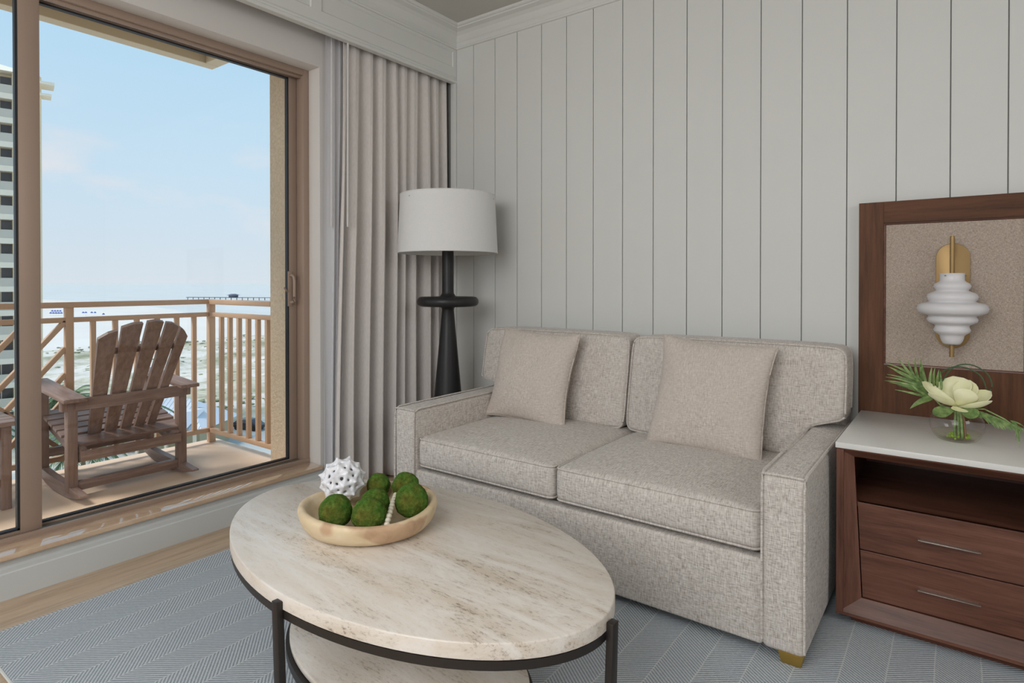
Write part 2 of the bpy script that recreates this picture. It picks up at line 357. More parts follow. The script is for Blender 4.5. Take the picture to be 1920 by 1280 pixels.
def cushion_bm(hx, hy, hz, r, puff=(0, 0, 0), n=10, f=None, rz_=None):
    """rounded box, faces puffed outwards; centred on origin"""
    bm = new(); r = min(r, hx, hy, hz) * 0.999
    T = [ticks(hx, r, n), ticks(hy, r, n), ticks(hz, r, max(3, n // 2))]; H = (hx, hy, hz)
    cache = {}
    def vert(p):
        key = tuple(round(v, 6) for v in p)
        if key in cache: return cache[key]
        q = Vector(p); inner = Vector([max(-(H[i] - r), min(H[i] - r, q[i])) for i in range(3)])
        d = q - inner; L = d.length
        s = inner + d * (r / L) if L > 1e-9 else q
        for i in range(3):
            if puff[i]:
                j, k = [a for a in range(3) if a != i]
                wj = max(0, 1 - (q[j] / H[j]) ** 2); wk = max(0, 1 - (q[k] / H[k]) ** 2)
                s[i] += math.copysign(1, q[i]) * puff[i] * (wj * wk) ** 0.7 * min(1, abs(q[i]) / H[i]) ** 2
        if f: s = f(s)
        v = bm.verts.new(s); cache[key] = v; return v
    for i in range(3):
        j, k = [a for a in range(3) if a != i]
        for sgn in (-1, 1):
            for a in range(len(T[j]) - 1):
                for c in range(len(T[k]) - 1):
                    q = []
                    for (u_, v_) in ((a, c), (a + 1, c), (a + 1, c + 1), (a, c + 1)):
                        p = [0, 0, 0]; p[i] = sgn * H[i]; p[j] = T[j][u_]; p[k] = T[k][v_]; q.append(vert(p))
                    try: bm.faces.new(q)
                    except ValueError: pass
    return bm
def rrect(hx, hy, r, n=6, m=10):
    """points round a rounded rectangle"""
    P = []
    for cx, cy, a0 in ((hx - r, hy - r, 0), (-hx + r, hy - r, 90), (-hx + r, -hy + r, 180), (hx - r, -hy + r, 270)):
        for i in range(n + 1):
            a = radians(a0 + 90 * i / n); P.append((cx + r * cos(a), cy + r * sin(a)))
    out = []
    for i, p in enumerate(P):
        q = P[(i + 1) % len(P)]; d = math.dist(p, q); out.append(p)
        if d > 0.08:
            for k in range(1, m): out.append((p[0] + (q[0] - p[0]) * k / m, p[1] + (q[1] - p[1]) * k / m))
    return out

# ------------------------------------------------------------------ room shell
WX, WY, RX, BY, CZ = -2.92, 3.10, 2.6, -2.4, 2.91
fl = struct('floor', bx(-3.0, RX, BY, WY, -0.12, -0.012), 'gap')
rnd = random.Random(3)
xx = WX
while xx < RX - 0.02:
    yy = BY - rnd.random() * 1.2; wd = min(0.185, RX - xx)
    while yy < WY:
        y2 = min(yy + 1.5, WY); y1 = max(yy, BY)
        if y2 - y1 > 0.05:
            zt = -rnd.random() * 0.0008
            obj('plank', bx(xx + 0.0006, xx + wd - 0.0006, y1 + 0.0006, y2 - 0.0006, -0.012, zt, bev=0.0006, seg=1), 'oak', fl, smooth=False, origin=(xx, y1, 0))
        yy += 1.5
    xx += 0.185
struct('ceiling', bx(-3.1, RX + 0.1, BY - 0.1, WY + 0.1, CZ, CZ + 0.2), 'ceiling')
wb = struct('wall_back', bx(-3.1, RX + 0.1, WY, WY + 0.12, -0.1, CZ + 0.05), 'gap')
g = [-2.617, -2.436, -2.258, -2.074, -1.895, -1.715, -1.529, -1.347, -1.161, -0.977, -0.792, -0.608, -0.422, -0.234, -0.045, 0.14]
ed = [-2.768] + g + [0.14 + 0.185 * i for i in range(1, 14)]
for a, c in zip(ed, ed[1:]):
    if a > RX: break
    c = min(c, RX)
    obj('plank', bx(a + 0.0019, c - 0.0019, WY - 0.012, WY, 0.0, CZ - 0.02, bev=0.0015, seg=1), 'wall', wb, smooth=False, origin=(a, WY, 0))
YB = WY - 0.012
struct('wall_right', bx(RX, RX + 0.1, BY, WY, -0.1, CZ), 'wall')
struct('wall_front', bx(-3.1, RX + 0.1, BY - 0.1, BY, -0.1, CZ), 'wall')
# window wall with its opening
OY0, OY1, OZ0, OZ1 = -0.42, 2.105, 0.154, 2.42
bm = new()
box(bm, -3.12, WX, BY, OY0, -0.1, CZ); box(bm, -3.12, WX, OY1, WY, -0.1, CZ)
box(bm, -3.12, WX, OY0, OY1, -0.1, OZ0); box(bm, -3.12, WX, OY0, OY1, OZ1, CZ + 0.15)
struct('wall_left', bm, 'wall_grey', smooth=False)
bm = new()
prism(bm, [(WX, 0), (WX + 0.016, 0), (WX + 0.016, 0.098), (WX + 0.012, 0.103), (WX + 0.012, 0.118), (WX + 0.005, 0.126), (WX + 0.005, 0.15), (WX, 0.15)], 'y', BY, WY)
struct('baseboard_left', bm, 'base_paint', smooth=False)
bm = new(); prism(bm, [(YB, 0), (YB - 0.014, 0), (YB - 0.014, 0.11), (YB - 0.008, 0.125), (YB, 0.13)], 'x', -2.768, RX)
struct('baseboard_back', bm, 'base_paint', smooth=False)
# marble sill
struct('trim_1', bx(-3.03, -2.89, OY0, 2.101, 0.154, 0.1745, bev=0.003), 'sill')
# vertical end trim of the panelling beside the curtain pocket
struct('trim_2', bx(-2.812, -2.768, WY - 0.022, WY, 0, 2.60, bev=0.002), 'trim')
# crown moulding (mitred at the corner)
prof = [(0, 2.780), (0.010, 2.783), (0.013, 2.790), (0.010, 2.797), (0.010, 2.822), (0.016, 2.828), (0.020, 2.834), (0.024, 2.842), (0.034, 2.860), (0.052, 2.876), (0.074, 2.884), (0.080, 2.886), (0.082, 2.892), (0.092, 2.896), (0.097, 2.901), (0.100, 2.911), (0, 2.911)]
bm = new(); rings = []
for p, z in prof:
    rings.append([bm.verts.new(v) for v in ((-2.768 + p, BY, z), (-2.768 + p, YB - p, z), (RX, YB - p, z))])
for a, c in zip(rings, rings[1:]):
    for i in range(2): bm.faces.new((a[i], a[i + 1], c[i + 1], c[i]))
struct('trim_3', bm, 'trim', smooth=False)
# valance board with raised frame panels
bm = new()
box(bm, -2.80, -2.776, BY, WY, 2.575, CZ)
struct_v = struct('trim_4', bm, 'trim', smooth=False)
bm = new(); box(bm, -2.776, -2.768, BY, WY, 2.60, 2.66); box(bm, -2.776, -2.768, BY, WY, 2.765, 2.83)
ys = [3.088]
y = 3.057
pan = []
while y > BY:
    pan.append((y - 1.048, y)); y -= 1.111
prev = WY
for a, c in pan:
    box(bm, -2.776, -2.768, c, prev, 2.66, 2.765); prev = a
obj('frame_rail', bm, 'trim', struct_v, smooth=False)
bm = new()
prism(bm, [(-2.80, 2.556), (-2.764, 2.556), (-2.760, 2.560), (-2.760, 2.572), (-2.766, 2.578), (-2.762, 2.586), (-2.768, 2.598), (-2.768, 2.60), (-2.80, 2.60)], 'y', BY, WY - 0.012)
obj('lip_moulding', bm, 'trim', struct_v, smooth=False)
for a, c in pan:
    bm = new(); q = 0.006
    y0, y1, z0, z1 = max(a, BY), c, 2.66, 2.765
    o4 = [(y0, z0), (y1, z0), (y1, z1), (y0, z1)]; i4 = [(y0 + q, z0 + q), (y1 - q, z0 + q), (y1 - q, z1 - q), (y0 + q, z1 - q)]
    A = [bm.verts.new((-2.768, *p)) for p in o4]; B = [bm.verts.new((-2.7755, *p)) for p in i4]
    for i in range(4): bm.faces.new((A[i], A[(i + 1) % 4], B[(i + 1) % 4], B[i]))
    obj('panel_bead', bm, 'trim', struct_v, smooth=False)

# ------------------------------------------------------------------ sliding window
win = struct('window_1', (lambda bm: (box(bm, -3.115, -3.02, OY0 + 0.03, 2.068, 0.160, 0.187, 0.002), box(bm, -3.115, -3.02, OY0 + 0.03, 2.068, 2.385, 2.4198, 0.002),
    box(bm, -3.115, -3.02, 2.068, OY1 - 0.0005, 0.16, 2.4198, 0.002), box(bm, -3.115, -3.02, OY0, OY0 + 0.03, 0.16, 2.4198, 0.002)))(bm := new()) and bm, 'bronze')
bm = new(); box(bm, -3.034, -3.016, OY0, 2.104, 0.160, 0.196, 0.002); obj('inner_track', bm, 'bronze', win)
bm = new()
for i in range(5): box(bm, -3.095 + i * 0.0125, -3.089 + i * 0.0125, OY0, 2.06, 0.187, 0.1925)
obj('track_rib', bm, 'nickel', win, smooth=False)
bm = new()
for z, x in ((2.372, -3.045), (2.392, -3.024)): box(bm, x - 0.02, x, OY0, 2.104, z, 2.4197, 0.002)
obj('head_track', bm, 'bronze', win)
# right (outer) sash: y 0.80 - 2.068 on x -3.10
def sash(name, x0, x1, ya, yb, z0, z1, sl, sr, rb, rt):
    bm = new()
    box(bm, x0, x1, ya, ya + sl, z0, z1, 0.002); box(bm, x0, x1, yb - sr, yb, z0, z1, 0.002)
    box(bm, x0, x1, ya + sl, yb - sr, z0, z0 + rb, 0.001); box(bm, x0, x1, ya + sl, yb - sr, z1 - rt, z1, 0.001)
    s = obj(name, bm, 'bronze', win)
    bm = new(); gx = (x0 + x1) / 2; w_ = 0.008; a, c, e, f_ = ya + sl, yb - sr, z0 + rb, z1 - rt
    for q in ((a, a + w_, e, f_), (c - w_, c, e, f_), (a, c, e, e + w_), (a, c, f_ - w_, f_)): box(bm, gx - 0.009, x1 + 0.0015, *q)
    obj('gasket', bm, 'gasket', s, smooth=False)
    obj('pane', bx(gx - 0.003, gx + 0.003, a + 0.002, c - 0.002, e + 0.002, f_ - 0.002), 'glass', s, smooth=False)
    return s
s1 = sash('sash', -3.112, -3.085, 0.785, 2.066, 0.188, 2.386, 0.04, 0.052, 0.012, 0.014)
s2 = sash('sash', -3.068, -3.038, OY0 + 0.03, 0.843, 0.194, 2.386, 0.05, 0.074, 0.016, 0.02)
# D handle on the right stile
bm = new()
box(bm, -3.085, -3.079, 2.006, 2.036, 1.07, 1.27, 0.003)
tube(bm, [(-3.08, 2.02, 1.245), (-3.062, 2.02, 1.248), (-3.045, 2.02, 1.238), (-3.040, 2.02, 1.215), (-3.040, 2.02, 1.125), (-3.045, 2.02, 1.102), (-3.062, 2.02, 1.092), (-3.08, 2.02, 1.095)], 0.0075, 8)
tube(bm, [(-3.078, 2.0, 1.155), (-3.066, 1.985, 1.162), (-3.064, 1.972, 1.178)], 0.005, 6)
obj('handle', bm, 'bronze', s1)

# ------------------------------------------------------------------ rug
bm = new(); P_ = [(-2.645, 0.575), (-2.60, 0.556), (1.9, 0.556), (1.9, 3.02), (-2.645, 3.02)]
prism(bm, P_, 'z', 0.0003, 0.009, 0.003)
rug = obj('rug', bm, 'rug', smooth=False); tag(rug, 'large blue-grey chevron woven rug under the sofa and coffee table', 'rug')
bm = new(); tube(bm, [(-2.60, 0.553, 0.006), (1.9, 0.553, 0.006)], 0.0045, 6); obj('rug_binding', bm, 'trim', rug)
bm = new(); r5 = random.Random(5)
for i in range(330):                                   # frayed pile along the window edge
    y = 0.58 + i * 0.0074; bar(bm, (-2.643, y, 0.005), (-2.650 - r5.random() * 0.006, y + r5.uniform(-.004, .004), 0.003), 0.005, 0.004)
tag(obj('pile_edge', bm, 'rug', rug, smooth=False), kind='stuff')

# ------------------------------------------------------------------ curtains
def curtain_bm(yl, yr, xc, z0, z1, amp, n, nz, phase, seed):
    bm = new(); rg = random.Random(seed); N = n * 14; K = [rg.uniform(0.45, 1.3) for _ in range(n + 2)]; S = [rg.uniform(-1.2, 1.2) for _ in range(n + 2)]
    rows = []
    for j in range(nz + 1):
        t = j / nz; z = z1 + (z0 - z1) * t
        row = []
        for i in range(N + 1):
            u_ = i / N; k = u_ * n; ki = int(min(k, n - 1e-6)); a = K[ki] * (1 - (k - ki)) + K[ki + 1] * (k - ki)
            fl_ = 0.35 + 0.65 * min(1, t * 2.2)
            Sk = S[ki] * (1 - (k - ki)) + S[ki + 1] * (k - ki); ph = 2 * pi * (k + Sk * 0.22 * (0.6 + t * (1 - t) * 2)) + phase
            s_ = sin(ph); s_ = math.copysign(abs(s_) ** 0.65, s_)
            a2 = 0.3 * sin(ph * 2 + 1.3 + 2 * t) * (1 - t * 0.5)
            x = xc + amp * a * fl_ * (s_ + a2) + 0.004 * noise.noise(Vector((u_ * 9, t * 2.5, seed)))
            yL = yl(t); yR = yr(t)
            y = yL + (yR - yL) * u_ + 0.012 * cos(ph) * fl_
            row.append(bm.verts.new((x, y, z)))
        rows.append(row)
    for a, c in zip(rows, rows[1:]):
        for i in range(N): bm.faces.new((a[i], a[i + 1], c[i + 1], c[i]))
    return bm
def solid(o, th):
    m = o.modifiers.new('thickness', 'SOLIDIFY'); m.thickness = th; m.offset = 0
cu = thing('curtain', 'grey-beige floor-length drape hanging in folds left of the floor lamp', 'curtain', (-2.83, 2.65, 0))
sm = lambda a, b_: (lambda t: a + (b_ - a) * (t * t * (3 - 2 * t)))
d_ = obj('drape', curtain_bm(sm(2.20, 2.135), sm(3.06, 3.06), -2.848, 0.012, 2.74, 0.042, 9, 40, 0.4, 3), 'curtain', cu, normals=False); solid(d_, 0.003)
bm = new(); box(bm, -2.86, -2.815, BY + 1, WY - 0.005, 2.745, 2.765, 0.003); obj('ceiling_track', bm, 'white_plastic', cu)
bm = new(); bar(bm, (-2.792, 2.202, 2.74), (-2.792, 2.197, 1.52), 0.009, 0.009, up=(1, 0, 0), bev=0.002); obj('pull_wand', bm, 'white_plastic', cu)
cs = thing('sheer_curtain', 'white sheer curtain gathered between the window jamb and the drape', 'curtain', (-2.87, 2.14, 0))
d_ = obj('drape', curtain_bm(sm(2.118, 2.112), sm(2.32, 2.24), -2.880, 0.012, 2.74, 0.011, 4, 24, 1.4, 8), 'sheer', cs, normals=False)
bm = new(); bar(bm, (-2.862, 2.145, 2.74), (-2.862, 2.14, 1.52), 0.008, 0.008, up=(1, 0, 0), bev=0.002); obj('pull_wand', bm, 'white_plastic', cs)

# ------------------------------------------------------------------ sofa
SF, SB = 2.018, 3.03
sofa = thing('sofa', 'light grey heathered two-seat sofa with piped cushions against the panelled wall', 'sofa', (-1.30, 2.5, 0))
def piping(pts, parent, mat='sofa', r=0.0045, closed=True, name='piping'):
    return obj(name, tube(new(), pts, r, 5, closed), mat, parent)
for x0, x1, side in ((-2.213, -2.078, -1), (-0.514, -0.383, 1)):
    hx, hy, hz = (x1 - x0) / 2, (2.965 - SF) / 2, (0.600 - 0.042) / 2; c = Vector(((x0 + x1) / 2, (2.965 + SF) / 2, (0.600 + 0.042) / 2))
    bm = cushion_bm(hx, hy, hz, 0.022, (0.004, 0, 0.003), 8); bm.transform(Matrix.Translation(c))
    arm = obj('arm', bm, 'sofa', sofa, angle=80)
    for s in (-1, 1):
        x = c.x + s * (hx - 0.003)
        piping([(x, SF + 0.004, 0.06), (x, SF - 0.0005, 0.3), (x, SF + 0.002, 0.57), (x, SF + 0.008, 0.592), (x, SF + 0.03, 0.602), (x, SF + 0.4, 0.604), (x, 2.94, 0.602)], arm, closed=False)
    piping([(c.x - hx + 0.004, SF + 0.005, 0.597), (c.x, SF + 0.003, 0.599), (c.x + hx - 0.004, SF + 0.005, 0.597)], arm, closed=False)
bm = cushion_bm(0.785, 0.03, 0.138, 0.012, (0, 0.004, 0), 10); bm.transform(Matrix.Translation((-1.296, SF + 0.040, 0.180)))
obj('front_rail', bm, 'sofa', sofa, angle=80)
bm = new(); box(bm, -2.09, -0.50, SF + 0.06, 2.95, 0.06, 0.30, 0.01); obj('seat_deck', bm, 'sofa', sofa)
bm = new(); box(bm, -2.20, -0.395, 2.90, SB, 0.05, 0.84, 0.03, 4); obj('back_frame', bm, 'sofa', sofa)
for nm, x0, x1 in (('l', -2.074, -1.312), ('r', -1.304, -0.520)):
    hx, hy, hz = (x1 - x0) / 2, 0.40, 0.068; c = Vector(((x0 + x1) / 2, 2.035 + 0.40, 0.402))
    bm = cushion_bm(hx, hy, hz, 0.028, (0.0, 0.012, 0.030), 14); bm.transform(Matrix.Translation(c))
    sc_o = obj('seat_cushion', bm, 'sofa', sofa, angle=80)
    for zz in (hz - 0.008, -hz + 0.008):
        piping([(c.x + p[0], c.y + p[1], c.z + zz + (0.002 if zz > 0 else -0.002)) for p in rrect(hx - 0.0035, hy - 0.0035, 0.026)], sc_o)
# back cushions: T-shaped, lobes over the arms
def back_cushion(xin, xout, xarm):
    sgn = 1 if xout > xin else -1
    def f(p):
        z = p.z
        # local: x 0..1 from inner to outer
        W = abs(xout - xin); ux, uz = p.x / (W / 2), z / 0.235; fr_ = (p.x * (1 - 0.022 * abs(uz) ** 5) * sgn + W / 2) / W
        zz = 0.705 + z * (1 - 0.045 * abs(ux) ** 7)
        k = max(0, min(1, (zz - 0.600) / 0.055)); k = k * k * (3 - 2 * k)
        wloc = abs(xarm - xin) + (W - abs(xarm - xin)) * k
        x = xin + sgn * fr_ * wloc
        lean = (zz - 0.47) * 0.30
        return Vector((x, p.y + 2.800 + lean * 0.62 + 0.02, zz))
    W = abs(xout - xin)
    bm = cushion_bm(W / 2, 0.085, 0.235, 0.028, (0, 0.028, 0.004), 22, f)
    o = obj('back_cushion', bm, 'sofa', sofa, angle=80)
    for yy in (-0.079, 0.079):
        pts = []
        for p in rrect(W / 2 - 0.004, 0.231, 0.03, 6, 24): pts.append(f(Vector((p[0], yy, p[1]))))
        piping(pts, o)
    return o
back_cushion(-1.349, -2.290, -2.085); back_cushion(-1.341, -0.378, -0.512)
for x, y in ((-2.17, SF + 0.03), (-0.425, SF + 0.03), (-2.15, 2.9), (-0.44, 2.9)):
    bm = new(); a, b_ = 0.037, 0.030
    hexa(bm, [(x - b_, y - b_ + 0.012, 0.0093), (x + b_ - 0.003, y - b_ + 0.012, 0.0093), (x + b_ - 0.003, y + b_, 0.0093), (x - b_, y + b_, 0.0093), (x - a, y - b_, 0.05), (x + a, y - b_, 0.05), (x + a, y + a, 0.05), (x - a, y + a, 0.05)], 0.002)
    tag(obj('leg', bm, 'brass_leg', sofa, origin=(x, y, 0.009)), 'tapered brass-coloured leg')

def throw_pillow(label, c, half, rot, seed, T=0.083):
    o = thing('throw_pillow', label, 'pillow', c, 0, 'square pillows on the sofa')
    R = Matrix.Rotation(rot[2], 4, 'Z') @ Matrix.Rotation(rot[0], 4, 'X') @ Matrix.Rotation(rot[1], 4, 'Y')
    N = 30; bm = new(); rows = {}
    def pt(u_, v_, s_):
        e = (1 - u_ ** 4) * (1 - v_ ** 4); t_ = max(0, (1 - u_ * u_) * (1 - v_ * v_)) ** 0.42
        x = u_ * half * (1 - 0.075 * (1 - v_ * v_)); z = v_ * half * (1 - 0.07 * (1 - u_ * u_))
        wv = 0.011 * noise.noise(Vector((u_ * 2.4 + seed, v_ * 2.4, s_ * 3))) * e
        edge = 0.010 * sin(4.3 * (u_ + v_) + seed) * abs(u_ * v_) ** 0.5
        return Vector((x, s_ * (T * t_ + wv) + edge * (1 - e), z))
    for s_ in (-1, 1):
        for i in range(N + 1):
            for j in range(N + 1):
                u_ = sin((i / N - .5) * pi); v_ = sin((j / N - .5) * pi)
                border = i in (0, N) or j in (0, N)
                k = (0 if border else s_, i, j)
                if k not in rows: rows[k] = bm.verts.new(pt(u_, v_, s_ if not border else 0))
        for i in range(N):
            for j in range(N):
                q = []
                for (a, c_) in ((i, j), (i + 1, j), (i + 1, j + 1), (i, j + 1)):
                    q.append(rows[(0 if (a in (0, N) or c_ in (0, N)) else s_, a, c_)])
                bm.faces.new(q)
    bm.transform(R); body = obj('cushion', bm, 'pillow', o, local=True, angle=120)
    pts = []
    for k in range(4):
        for i in range(12):
            t = sin((i / 12 - .5) * pi); u_, v_ = [(t, -1), (1, t), (-t, 1), (-1, -t)][k]; pts.append(R @ pt(u_, v_, 0))
    obj('seam', tube(new(), pts, 0.0035, 5, True), 'pillow', o, local=True)
    return o
throw_pillow('square light grey linen pillow on the left sofa seat', (-1.832, 2.640, 0.712), 0.245, (radians(-17), radians(2), radians(0)), 1)
throw_pillow('square light grey linen pillow on the right sofa seat nearest the nightstand', (-0.888, 2.640, 0.708), 0.250, (radians(-17), radians(3), radians(0)), 5)

# ------------------------------------------------------------------ floor lamp
LX, LY = -2.49, 2.70
lamp = thing('floor_lamp', 'black turned floor lamp with a white drum shade in the corner', 'lamp', (LX, LY, 0))
prof = [(0.138, 0.0), (0.142, 0.006), (0.142, 0.018), (0.135, 0.03)]
for i in range(12):
    t = i / 11; prof.append((0.132 - (0.132 - 0.036) * t ** 0.93, 0.035 + 1.005 * t))
prof += [(0.038, 1.052), (0.05, 1.062)]
obj('base', lathe(new(), prof, 48, (LX, LY, 0)), 'black', lamp, angle=50)
prof = [(0.04, 1.060), (0.12, 1.062)]
for i in range(9):
    a = -pi / 2 + pi * i / 8; prof.append((0.158 + 0.027 * cos(a), 1.092 + 0.029 * sin(a)))
prof += [(0.12, 1.121), (0.055, 1.123)]
obj('disc', lathe(new(), prof, 56, (LX, LY, 0)), 'black', lamp, angle=50)
obj('stem', lathe(new(), [(0.052, 1.120), (0.043, 1.13), (0.036, 1.142), (0.035, 1.16), (0.035, 1.44), (0.02, 1.45)], 32, (LX, LY, 0)), 'black', lamp, angle=50)
bm = lathe(new(), [(0.300, 1.383), (0.284, 1.728), (0.281, 1.728), (0.297, 1.383), (0.300, 1.383)], 72, (LX, LY, 0), cap=False)
sh = obj('lamp_shade', bm, 'shade', lamp, angle=60)
for z, r in ((1.384, 0.2995), (1.727, 0.2835)): obj('rim', tube(new(), [(LX + r * cos(2 * pi * i / 60), LY + r * sin(2 * pi * i / 60), z) for i in range(60)], 0.003, 5, True), 'shade', sh)
bm = new()
for k in range(3):
    a = 2 * pi * k / 3 + 0.4; tube(bm, [(LX + 0.01 * cos(a), LY + 0.01 * sin(a), 1.50), (LX + 0.286 * cos(a), LY + 0.286 * sin(a), 1.70)], 0.003, 5)
tube(bm, [(LX, LY, 1.44), (LX, LY, 1.52)], 0.012, 8); obj('spider', bm, 'black', lamp)
bm = new(); ball(bm, (LX, LY, 1.56), 0.03, 2); tube(bm, [(LX, LY, 1.515), (LX, LY, 1.54)], 0.014, 8); obj('bulb', bm, 'white_plastic', lamp)

# ------------------------------------------------------------------ coffee table
TC = (-1.368, 1.274); TA = radians(-3.2)
tab = thing('coffee_table', 'oval travertine coffee table with dark metal legs on the rug', 'table', (TC[0], TC[1], 0.0093), TA)
def oval(A, B, n=96, p=1.93):
    out = []
    for i in range(n):
        t = 2 * pi * i / n; out.append((A * math.copysign(abs(cos(t)) ** (2 / p), cos(t)), B * math.copysign(abs(sin(t)) ** (2 / p), sin(t))))
    return out
def oval_slab(A, B, prof, n=96):
    bm = new(); rings = []
    for dr, z in prof: rings.append([bm.verts.new((x, y, z)) for x, y in oval(A + dr, B + dr, n)])
    for a, c in zip(rings, rings[1:]):
        for i in range(n): bm.faces.new((a[i], a[(i + 1) % n], c[(i + 1) % n], c[i]))
    bm.faces.new(rings[0][::-1]); bm.faces.new(rings[-1]); return bm
A0, B0 = 0.707, 0.412; zb = -0.009
obj('tabletop', oval_slab(A0, B0, [(-0.004, 0.390 + zb), (0, 0.393 + zb), (0, 0.426 + zb), (-0.0012, 0.4285 + zb), (-0.004, 0.430 + zb)]), 'travertine', tab, local=True, angle=50)
def ring(A, B, z0, z1, th, n=96):
    bm = new(); R = []
    for dr, z in ((0, z0), (0, z1), (-th, z1), (-th, z0)): R.append([bm.verts.new((x, y, z)) for x, y in oval(A + dr, B + dr, n)])
    for k in range(4):
        a, c = R[k], R[(k + 1) % 4]
        for i in range(n): bm.faces.new((a[i], a[(i + 1) % n], c[(i + 1) % n], c[i]))
    return bm
obj('rim_band', ring(A0 - 0.003, B0 - 0.003, 0.368 + zb, 0.3885 + zb, 0.03), 'iron', tab, local=True)
sh = obj('lower_shelf', oval_slab(A0 * .645, B0 * .645, [(-0.002, 0.082 + zb), (0, 0.084 + zb), (0, 0.098 + zb), (-0.002, 0.100 + zb)]), 'travertine', tab, local=True, angle=50)
obj('shelf_band', ring(A0 * .645 + 0.012, B0 * .645 + 0.012, 0.052 + zb, 0.078 + zb, 0.02), 'iron', tab, local=True)
for (lx, ly, dx, dy) in ((0.03, -0.412, 1, 0), (0.709, 0.035, 0, 1), (0.0, 0.412, 1, 0), (-0.50, 0.292, 0.75, 0.5)):
    d = Vector((dx, dy, 0)).normalized(); nrm = Vector((lx * B0 / A0, ly * A0 / B0, 0)).normalized(); nrm = Vector((-d.y, d.x, 0)); nrm = nrm if nrm.dot(Vector((lx, ly, 0))) > 0 else -nrm
    P0 = Vector((lx, ly, 0)) + nrm * 0.002; bm = new(); w_, t_ = 0.013, 0.019
    def q(z, wk=1, off=0): return [P0 + d * a * w_ * wk + nrm * (b_ * t_ * 0.5 + 0.004 + off) + Vector((0, 0, z)) for a, b_ in ((-1, -1), (1, -1), (1, 1), (-1, 1))]
    hexa(bm, q(0.0, 1.15, -0.012) + q(0.404), 0.0025)
    obj('leg', bm, 'iron', tab, local=True, origin=(lx, ly, 0))
    bm = new(); p1 = Vector((lx * .67, ly * .67, 0.065 + zb)); bar(bm, (lx, ly, 0.056), p1, 0.014, 0.014, bev=0.001); obj('shelf_bracket', bm, 'iron', tab, local=True)

# ------------------------------------------------------------------ bowl and its contents
BC = Vector((-1.517, 1.277, 0.4302)); rg = random.Random(2)
bowl = thing('bowl', 'pale wooden bowl of moss balls on the coffee table', 'bowl', BC)
bm = new(); seg = 72; rings = []
for k, (r, z) in enumerate([(0.150, 0.0), (0.168, 0.002), (0.186, 0.010), (0.200, 0.025), (0.209, 0.045), (0.213, 0.060), (0.213, 0.068), (0.209, 0.0745), (0.201, 0.077), (0.193, 0.074), (0.188, 0.066), (0.180, 0.045), (0.160, 0.026), (0.120, 0.018), (0.05, 0.016)]):
    row = []
    for i in range(seg):
        a = 2 * pi * i / seg
        wr = 1 + 0.018 * sin(2 * a + 0.6) + 0.01 * sin(3 * a + 2); wz = 1 + 0.07 * sin(2 * a - 0.5) if z > 0.02 else 1
        row.append(bm.verts.new((r * wr * cos(a), r * wr * sin(a), z * wz)))
    rings.append(row)
for a, c in zip(rings, rings[1:]):
    for i in range(seg): bm.faces.new((a[i], a[(i + 1) % seg], c[(i + 1) % seg], c[i]))
bm.faces.new(rings[0][::-1]); bm.faces.new(rings[-1])
obj('vessel', bm, 'bowl', bowl, local=True, angle=70)
def disp(o, name, size, strength, lvl=0):
    pass
for i, (px, py, r, lb) in enumerate([(-1.522, 1.150, .050, 'green moss ball at the front left of the bowl'), (-1.420, 1.192, .050, 'green moss ball at the front of the bowl beside the white beads'),
        (-1.500, 1.285, .047, 'brownish moss ball in the middle of the bowl'), (-1.608, 1.392, .040, 'small moss ball behind the white coral ball'),
        (-1.512, 1.428, .045, 'moss ball at the back right of the bowl'), (-1.392, 1.340, .052, 'moss ball at the right of the bowl touching the beads')]):
    rr = math.hypot(px - BC.x, py - BC.y); zf = 0.018 if rr < 0.11 else 0.018 + (rr - 0.11) * 0.45
    bm = new(); bmesh.ops.create_icosphere(bm, subdivisions=5, radius=r)
    for v in bm.verts:
        n_ = noise.fractal(v.co * 55 + Vector((i * 9, 0, 0)), 1, 2, 4) ; v.co *= 1 + 0.05 * n_ + 0.05 * noise.noise(v.co * 22 + Vector((i, 3, 1)))
    o = obj('moss_ball', bm, 'moss', None, local=True, normals=False)
    o.location = (px, py, 0.4302 + zf + r + 0.004); tag(o, lb, 'ball', 'moss balls in the wooden bowl')
# coral ball
bm = new(); tmp = new(); bmesh.ops.create_icosphere(tmp, subdivisions=2, radius=0.065)
rot_ = Matrix.Rotation(0.5, 4, 'X') @ Matrix.Rotation(0.3, 4, 'Y'); tmp.transform(rot_)
for e in tmp.edges: tube(bm, [e.verts[0].co, (e.verts[0].co + e.verts[1].co) / 2 * 1.0, e.verts[1].co], 0.0090, 6, taper=lambda t: 1.2 - 0.4 * sin(pi * t))
for v in tmp.verts:
    d = v.co.normalized(); L = 0.015 + 0.006 * noise.noise(v.co * 40)
    tube(bm, [v.co * 0.95, v.co + d * L * 0.5, v.co + d * L], 0.0100, 7, taper=lambda t: 1.0 - 0.66 * t)
tmp.free()
CP = Vector((-1.668, 1.290, 0.4302 + 0.040 + 0.070)); bm.transform(Matrix.Translation(CP))
co = obj('coral_ball', bm, 'ceramic', origin=CP); tag(co, 'spiky white openwork coral ball in the wooden bowl', 'ornament')
m = co.modifiers.new('remesh', 'REMESH'); m.mode = 'VOXEL'; m.voxel_size = 0.0032; m.use_smooth_shade = True
m = co.modifiers.new('smooth', 'SMOOTH'); m.iterations = 4; m.factor = 0.5
